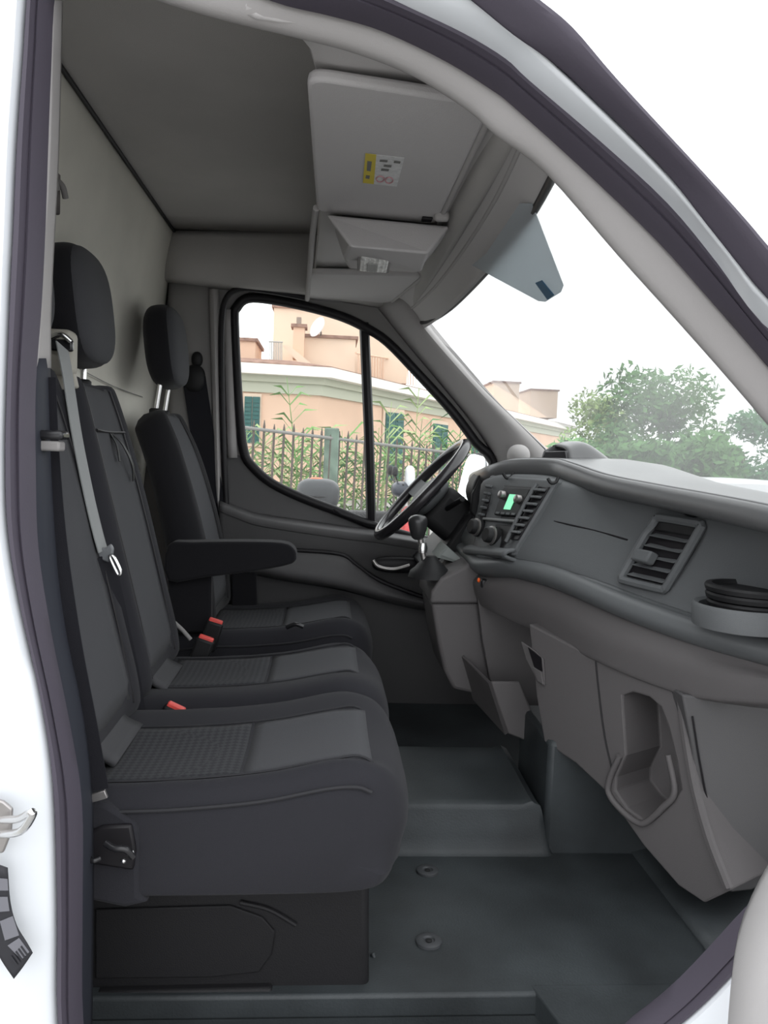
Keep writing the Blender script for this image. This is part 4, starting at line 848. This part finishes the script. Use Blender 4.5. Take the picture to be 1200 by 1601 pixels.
def shutter(q_, second):
    nn = n2_ if second else n1_
    pts = [on_wall(x, y, second) for x, y in q_]
    fr = prism('window_surround', [sum(pts, Vector()) / 4 + (p - sum(pts, Vector()) / 4) * 1.14 for p in pts], nn * 0.05, M_PEACHL, bld, 0)
    tl, tr, br_, bl_ = [p + nn * 0.06 for p in pts]
    for h in (0, 1):
        l0, l1 = tl.lerp(tr, .5 * h + .02), tl.lerp(tr, .5 * h + .48); m0, m1 = bl_.lerp(br_, .5 * h + .02), bl_.lerp(br_, .5 * h + .48)
        s_ = prism('shutter', [l0, l1, m1, m0], nn * 0.05, M_SHUT, fr, 0)
        for k in range(10):
            t0 = .08 + k * .088
            prism('shutter_slat', [l0.lerp(m0, t0).lerp(l1.lerp(m1, t0), .12) + nn * .05, l0.lerp(m0, t0).lerp(l1.lerp(m1, t0), .88) + nn * .05, l0.lerp(m0, t0 + .05).lerp(l1.lerp(m1, t0 + .05), .88) + nn * .05, l0.lerp(m0, t0 + .05).lerp(l1.lerp(m1, t0 + .05), .12) + nn * .05], nn * 0.03, M_SHUT, s_, 0)
shutter([(382, 620), (407, 621), (405, 693), (379, 692)], False)
shutter([(600, 644), (628, 647), (624, 752), (596, 750)], True)
shutter([(675, 662), (697, 665), (694, 735), (671, 733)], True)
shutter([(735, 676), (750, 678), (748, 740), (733, 738)], True)
def roofbox(name, px0, px1, pyt, pyb, d, depth, m, cap=None):
    a = P(px0, pyb, d); b = P(px1, pyt, d)
    z0, z1 = min(a.z, b.z), max(a.z, b.z)
    o_ = box(name, ((a.x + b.x) / 2, a.y + depth / 2, (z0 + z1) / 2), (abs(b.x - a.x), depth, z1 - z0), m, bld, 0)
    if cap: box('coping', ((a.x + b.x) / 2, a.y + depth / 2, z1 + .05), (abs(b.x - a.x) + .16, depth + .16, .1), cap, o_, 0)
    return o_
roofbox('roof_block', 340, 399, 534, 575, 26, 2.5, M_PEACH, M_TILE)
roofbox('stair_tower', 425, 640, 492, 590, 30, 4, M_PEACHL, M_TILE)
roofbox('parapet_block', 466, 556, 531, 590, 27.2, 2, M_PEACHL, M_TILE)
roofbox('chimney', 457, 476, 512, 560, 26.8, 0.6, M_PEACH, M_TILE)
roofbox('chimney_pot', 463, 471, 496, 512, 27, 0.3, mat('clay_pot', (0.30, 0.24, 0.2), 0.8), None)
mesh('stair_ramp', [P(440, 540, 26.4), P(452, 540, 26.4), P(510, 588, 26.4), P(490, 590, 26.4), P(440, 540, 26.8), P(452, 540, 26.8), P(510, 588, 26.8), P(490, 590, 26.8)], [(0, 1, 2, 3), (7, 6, 5, 4), (0, 4, 5, 1), (1, 5, 6, 2), (2, 6, 7, 3), (3, 7, 4, 0)], M_PEACHL, bld, smooth=False)
for k in range(8):
    tube('terrace_bar', [P(422 + k * 2.6, 534, 26.0), P(422 + k * 2.6, 566, 26.0)], 0.018, mat('grey_rail', (0.4, 0.4, 0.38), 0.6), bld, 6, n=1, smooth_path=False)
tube('terrace_rail', [P(420, 534, 26.0), P(442, 535, 26.0)], 0.025, MATS['grey_rail'], bld, 6, n=1, smooth_path=False)
for k in range(22):
    t_ = k / 21; x_ = 560 + 90 * t_
    dd = 26.5 + 8 * t_
    tube('balcony_bar', [P(x_, 553 + 14 * t_, dd), P(x_, 584 + 20 * t_, dd)], 0.022, M_PEACH, bld, 6, n=1, smooth_path=False)
tube('balcony_rail', [P(556, 552, 26.3), P(652, 568, 34.6)], 0.04, M_PEACH, bld, 6, n=1, smooth_path=False)
roofbox('end_tower', 828, 872, 612, 652, 50, 4, M_PEACHL, M_TILE)
roofbox('far_block', 770, 812, 600, 645, 44, 4, M_PEACHL, M_TILE)
dish = empty('satellite_dish', P(494, 528, 27), 'white satellite dish on the house roof parapet', 'satellite dish')
dc = P(497, 512, 27); da = Vector((-.75, -.55, .35))
lathe('dish_bowl', dc, [(0.02, -.10), (0.18, -.06), (0.32, 0.0), (0.36, 0.05), (0.33, 0.04), (0.18, -.03), (0.02, -.06)], mat('dish_white', (0.85, 0.85, 0.85), 0.5), dish, 20, da)
tube('dish_mast', [dc - Vector(da).normalized() * .08, dc + Vector((.1, .1, -.2)), P(496, 531, 27.3)], 0.03, M_IRON, dish, 6)

# ---- iron fence
fence = empty('iron_fence', P(520, 900, 11), 'rusty iron bar fence with one rail in front of the reeds', 'fence')
def fpos(px, py_top, d): return P(px, py_top, d)
f0 = P(345, 664, 10.0); f1 = P(770, 716, 13.0)
bar_me = None
NB = 34
fdir = (f1 - f0)
for k in range(NB):
    t_ = k / (NB - 1); q_ = f0 + fdir * t_; hgt = q_.z + .11 + .02 * math.sin(k * 2.1); base = GZ - .02
    lean = 0.03
    if bar_me is None:
        vv = []; 
        for zz, rr_ in ((0, .016), (.96, .016), (1.0, .004)):
            vv += [(rr_ * math.cos(a), rr_ * math.sin(a), zz) for a in [math.pi / 3 * i for i in range(6)]]
        ff = [(i, (i + 1) % 6, 6 + (i + 1) % 6, 6 + i) for i in range(6)] + [(6 + i, 6 + (i + 1) % 6, 12 + (i + 1) % 6, 12 + i) for i in range(6)] + [tuple(range(12, 18))]
        o_ = mesh('bar', vv, ff, M_IRON, None); bar_me = o_.data
    else:
        o_ = bpy.data.objects.new('bar', bar_me); COL.objects.link(o_)
    o_.location = (q_.x - .02, q_.y, base); o_.scale = (1, 1, hgt - base); o_.rotation_euler = (0, lean * .6, 0); setpar(o_, fence)
tube('rail', [f0 - fdir * .1 + Vector((0, -.02, 0)), f1 + fdir * .2 + Vector((0, -.02, 0))], 0.022, mat('rail_grey', (0.24, 0.235, 0.22), 0.7), fence, 8, n=1, smooth_path=False)
pk_ = f0.lerp(f1, .34); box('post', (pk_.x, pk_.y + .03, (GZ + pk_.z + .14) / 2), (0.20, 0.12, pk_.z + .14 - GZ), mat('post_green_grey', (0.165, 0.225, 0.18), 0.8, var=0.25, vscale=7), fence, 0.02)

# ---- reeds behind and between the bars
M_REED = [mat('reed_green_%s' % n_, c_, 0.7, 0.2, var=0.2, vscale=3) for n_, c_ in (('fresh', (0.165, 0.31, 0.10)), ('pale', (0.31, 0.40, 0.18)), ('deep', (0.085, 0.21, 0.085)))]
def reed(px, py_top, d, lean, label, mi, leaves=16, droop=1.0, ld=1.0):
    top_ = P(px, py_top, d); base = Vector((top_.x - lean, top_.y, GZ)); h = top_.z - GZ
    e_ = empty('reed', base, label, 'plant', 'tall reeds behind the iron fence')
    st_ = [base, base.lerp(top_, .5) + Vector((-lean * .12, 0, 0)), top_]
    tube('stalk', st_, 0.012, M_REED[mi], e_, 5, rs=(0.016, 0.004), n=4)
    v_, f_ = [], []
    cp = crom(st_, 10)
    for k in range(leaves):
        t_ = .12 + .88 * k / leaves + random.uniform(-.02, .02); p = cp[min(len(cp) - 1, int(t_ * (len(cp) - 1)))]
        sd = 1 if k % 2 else -1; az = random.uniform(-.6, .6); L = random.uniform(.30, .55) * ld
        out = Vector((sd * math.cos(az), math.sin(az) * .6, 0)); wv = Vector((0, 0, 1)).cross(out) * .022 * random.uniform(.8, 1.4)
        wv = wv + Vector((0, 0, .016))
        q0 = p; q1_ = p + out * L * .45 + Vector((0, 0, L * .50)); q2_ = p + out * L * .95 + Vector((0, 0, L * (.55 - .5 * droop * random.random())))
        i = len(v_); v_ += [q0 - wv * .5, q0 + wv * .5, q1_ + wv, q1_ - wv, q2_]
        f_ += [(i, i + 1, i + 2, i + 3), (i + 3, i + 2, i + 4)]
    mesh('leaves', v_, f_, M_REED[mi], e_, smooth=False, fixn=False)
reed(448, 590, 11.2, -.28, 'single tall leaning reed rising high above the fence post', 0, 26, .5, .75)
reed(655, 598, 12.6, .05, 'tall feathery reed reaching the white cornice', 1, 26, .6, .8)
reed(612, 628, 12.4, .1, 'tall pale reed in front of the second shuttered window', 1, 22)
LB = ('fresh green reed growing behind the fence bars', 'pale yellowish reed growing behind the fence bars', 'deep green reed growing behind the fence bars')
for k in range(34):
    px = 378 + k * 11.2 + random.uniform(-4, 4)
    py = random.uniform(668, 728) if px < 640 else random.uniform(640, 700)
    mi = random.choice((0, 0, 1, 1, 2))
    reed(px, py, 11.0 + 2.6 * (px - 360) / 400 + random.uniform(.1, .6), random.uniform(-.12, .12), LB[mi], mi, 18)

# ---- scooter parked by the fence
sc = empty('scooter', P(555, 830, 8) * 1.0, 'parked scooter with dark top case beside the fence', 'scooter'); sc.location.z = GZ
M_SC = mat('scooter_grey', (0.045, 0.048, 0.052), 0.4, 0.4); M_SCB = mat('scooter_blue_black', (0.03, 0.035, 0.05), 0.35, 0.5)
tcx = P(497, 772, 8.0)
tcse = pillow('top_case', tcx, (0.215, 0.20, 0.155), M_SC, sc, 3.0)
tube('case_joint', [tcx + Vector((.218 * math.cos(a), .203 * math.sin(a), -.02)) for a in [2 * math.pi * k / 16 for k in range(16)]], 0.008, M_BLK, tcse, 6, True, 2)
pillow('case_reflector', tcx + Vector((-.02, -.03, .145)), (0.07, 0.05, 0.02), mat('reflector_orange', (0.7, 0.18, 0.08), 0.4), tcse, 2.4)
hx = P(628, 765, 8.0)
pillow('tail', Vector((tcx.x + .05, 7.05, 0.12)), (0.34, 0.14, 0.14), M_SC, sc, 2.6)
pillow('seat', Vector((tcx.x + .50, 7.05, 0.22)), (0.36, 0.15, 0.07), M_BLK, sc, 2.8)
pillow('floorboard', Vector((tcx.x + .75, 7.05, -0.22)), (0.34, 0.16, 0.06), M_SC, sc, 3)
pillow('leg_shield', Vector((hx.x + .06, 7.05, 0.05)), (0.07, 0.22, 0.30), mat('scooter_red', (0.55, 0.06, 0.06), 0.35, 0.5), sc, 2.6)
pillow('handlebar_cowl', hx, (0.11, 0.16, 0.08), M_SCB, sc, 2.4)
pillow('fly_screen', P(640, 748, 8.0), (0.05, 0.16, 0.13), mat('screen_white', (0.7, 0.72, 0.75), 0.2, 0.5), sc, 2.6)
for yy in (-.3, .3):
    mm = P(617, 737, 8.0) + Vector((0, yy + .3, 0)); pillow('scooter_mirror', mm, (0.03, 0.07, 0.055), M_BLK, sc, 2.6)
    tube('mirror_stem', [mm, mm + Vector((.03, .0, -.1)), hx + Vector((0, yy * .5, .05))], 0.008, M_BLK, sc, 6)
for wx in (tcx.x + .1, hx.x + .22):
    tube('wheel', [Vector((wx + .2 * math.cos(a), 7.05, GZ + .245 + .2 * math.sin(a))) for a in [2 * math.pi * k / 20 for k in range(20)]], 0.05, M_BLK, sc, 8, True, 2)
    lathe('wheel_hub', (wx, 7.0, GZ + .245), [(0.15, 0), (0.15, .1), (0.03, .11)], M_STEELD, sc, 16, Y)
tube('fork', [hx, Vector((hx.x + .22, 7.05, GZ + .245))], 0.03, M_STEELD, sc, 8, n=3)

# ---- white car ahead
car = empty('parked_car', P(1200, 900, 9) * 1.0, 'white parked car beyond the windscreen', 'car'); car.location.z = GZ
cz0 = P(1150, 749, 9.0).z; cx0 = P(1092, 749, 9.0).x
M_CARW = mat('car_white', (0.85, 0.86, 0.88), 0.3, 0.5, coat=.3); M_CARG = mat('car_glass', (0.05, 0.06, 0.06), 0.1, 0.6)
def carsec(x, zt, hw_, zb): return [(x, 8.9 - hw_, zb), (x, 8.9 - hw_, zb + (zt - zb) * .45), (x, 8.9 - hw_ * .86, zb + (zt - zb) * .9), (x, 8.9 - hw_ * .5, zt), (x, 8.9 + hw_ * .5, zt), (x, 8.9 + hw_ * .86, zb + (zt - zb) * .9), (x, 8.9 + hw_, zb + (zt - zb) * .45), (x, 8.9 + hw_, zb)]
loft('car_body', [[Vector(p) for p in carsec(cx0 + a, GZ + b, .85, GZ + .25)] for a, b in ((-.9, .75), (-.8, .88), (-.1, .95), (1.0, .95), (2.4, .95), (3.2, .9), (3.3, .6))], M_CARW, car)
loft('car_cabin', [[Vector(p) for p in carsec(cx0 + a, zt, .76, GZ + .85)] for a, zt in ((-.35, GZ + .95), (.0, cz0 - .12), (.25, cz0 - .01), (.9, cz0), (1.5, cz0 - .02), (2.3, GZ + .98))], M_CARW, car)
loft('car_windows', [[Vector(p) for p in carsec(cx0 + a, zt, .775, GZ + .88)] for a, zt in ((-.20, GZ + .95), (.08, cz0 - .17), (.3, cz0 - .10), (.9, cz0 - .09), (1.4, cz0 - .11), (2.1, GZ + .98))], M_CARG, car)
for wx in (cx0 - .2, cx0 + 2.4):
    lathe('car_wheel', (wx, 8.02, GZ + .31), [(0.31, 0), (0.31, .2), (0.18, .2)], M_BLK, car, 20, Y)

# ---- trees ahead
def tree(name, c, r, n_leaf, label, col, size=.09):
    base = Vector((c.x, c.y, GZ)); e_ = empty(name, base, label, 'tree', 'trees beyond the windscreen')
    mtl = mat('leaf_' + col[0], col[1], 0.7, 0.2, var=0.25, vscale=2)
    tube('trunk', [base, base.lerp(c, .5) + Vector((.1, 0, 0)), c], 0.1, mat('bark', (0.16, 0.13, 0.10), 0.9), e_, 7, rs=(.14, .05))
    v_, f_ = [], []
    blobs = [(c + Vector((random.uniform(-.7, .7) * r[0], random.uniform(-.7, .7) * r[1], random.uniform(-.75, .7) * r[2])), random.uniform(.25, .5)) for _ in range(16)]
    for _ in range(n_leaf):
        bc, br2 = random.choice(blobs)
        dv = Vector((random.gauss(0, 1), random.gauss(0, 1), random.gauss(0, 1))).normalized() * (random.random() ** .4)
        p = bc + Vector((dv.x * r[0] * br2, dv.y * r[1] * br2, dv.z * r[2] * br2))
        if p.z < GZ: continue
        a = Vector((random.gauss(0, 1), random.gauss(0, 1), random.gauss(0, 1))).normalized(); b = a.orthogonal().normalized(); s_ = size * random.uniform(.6, 1.3)
        i = len(v_); v_ += [p - a * s_, p + b * s_ * .45, p + a * s_, p - b * s_ * .45]; f_.append((i, i + 1, i + 2, i + 3))
    fo_ = mesh('foliage', v_, f_, mtl, e_, smooth=False, fixn=False)
LG = ('mid', (0.12, 0.29, 0.085)); LP = ('pale', (0.34, 0.48, 0.17)); LD = ('deep', (0.11, 0.31, 0.125))
tree('leafy_tree', P(935, 690, 21), (1.2, 1.0, 1.35), 2800, 'thin pale bush beside the house end', LP)
tree('leafy_tree', P(1020, 685, 17.4), (1.45, 1.1, 1.45), 5200, 'tall bushy tree with a ragged crown', LG)
tree('leafy_tree', P(1108, 716, 14.2), (0.95, 0.9, 0.70), 3200, 'low green bush between two trees', LG)
tree('leafy_tree', P(1160, 706, 21), (1.5, 1.0, 1.3), 4400, 'round dark green tree behind the white car', LD)
tree('leafy_tree', P(960, 735, 11.9), (0.95, 0.6, .42), 3200, 'low spreading bush in front of the taller trees', LG)
tree('leafy_tree', P(1310, 700, 15.6), (1.1, 0.9, 1.0), 3000, 'dense tree past the windscreen pillar', LD)
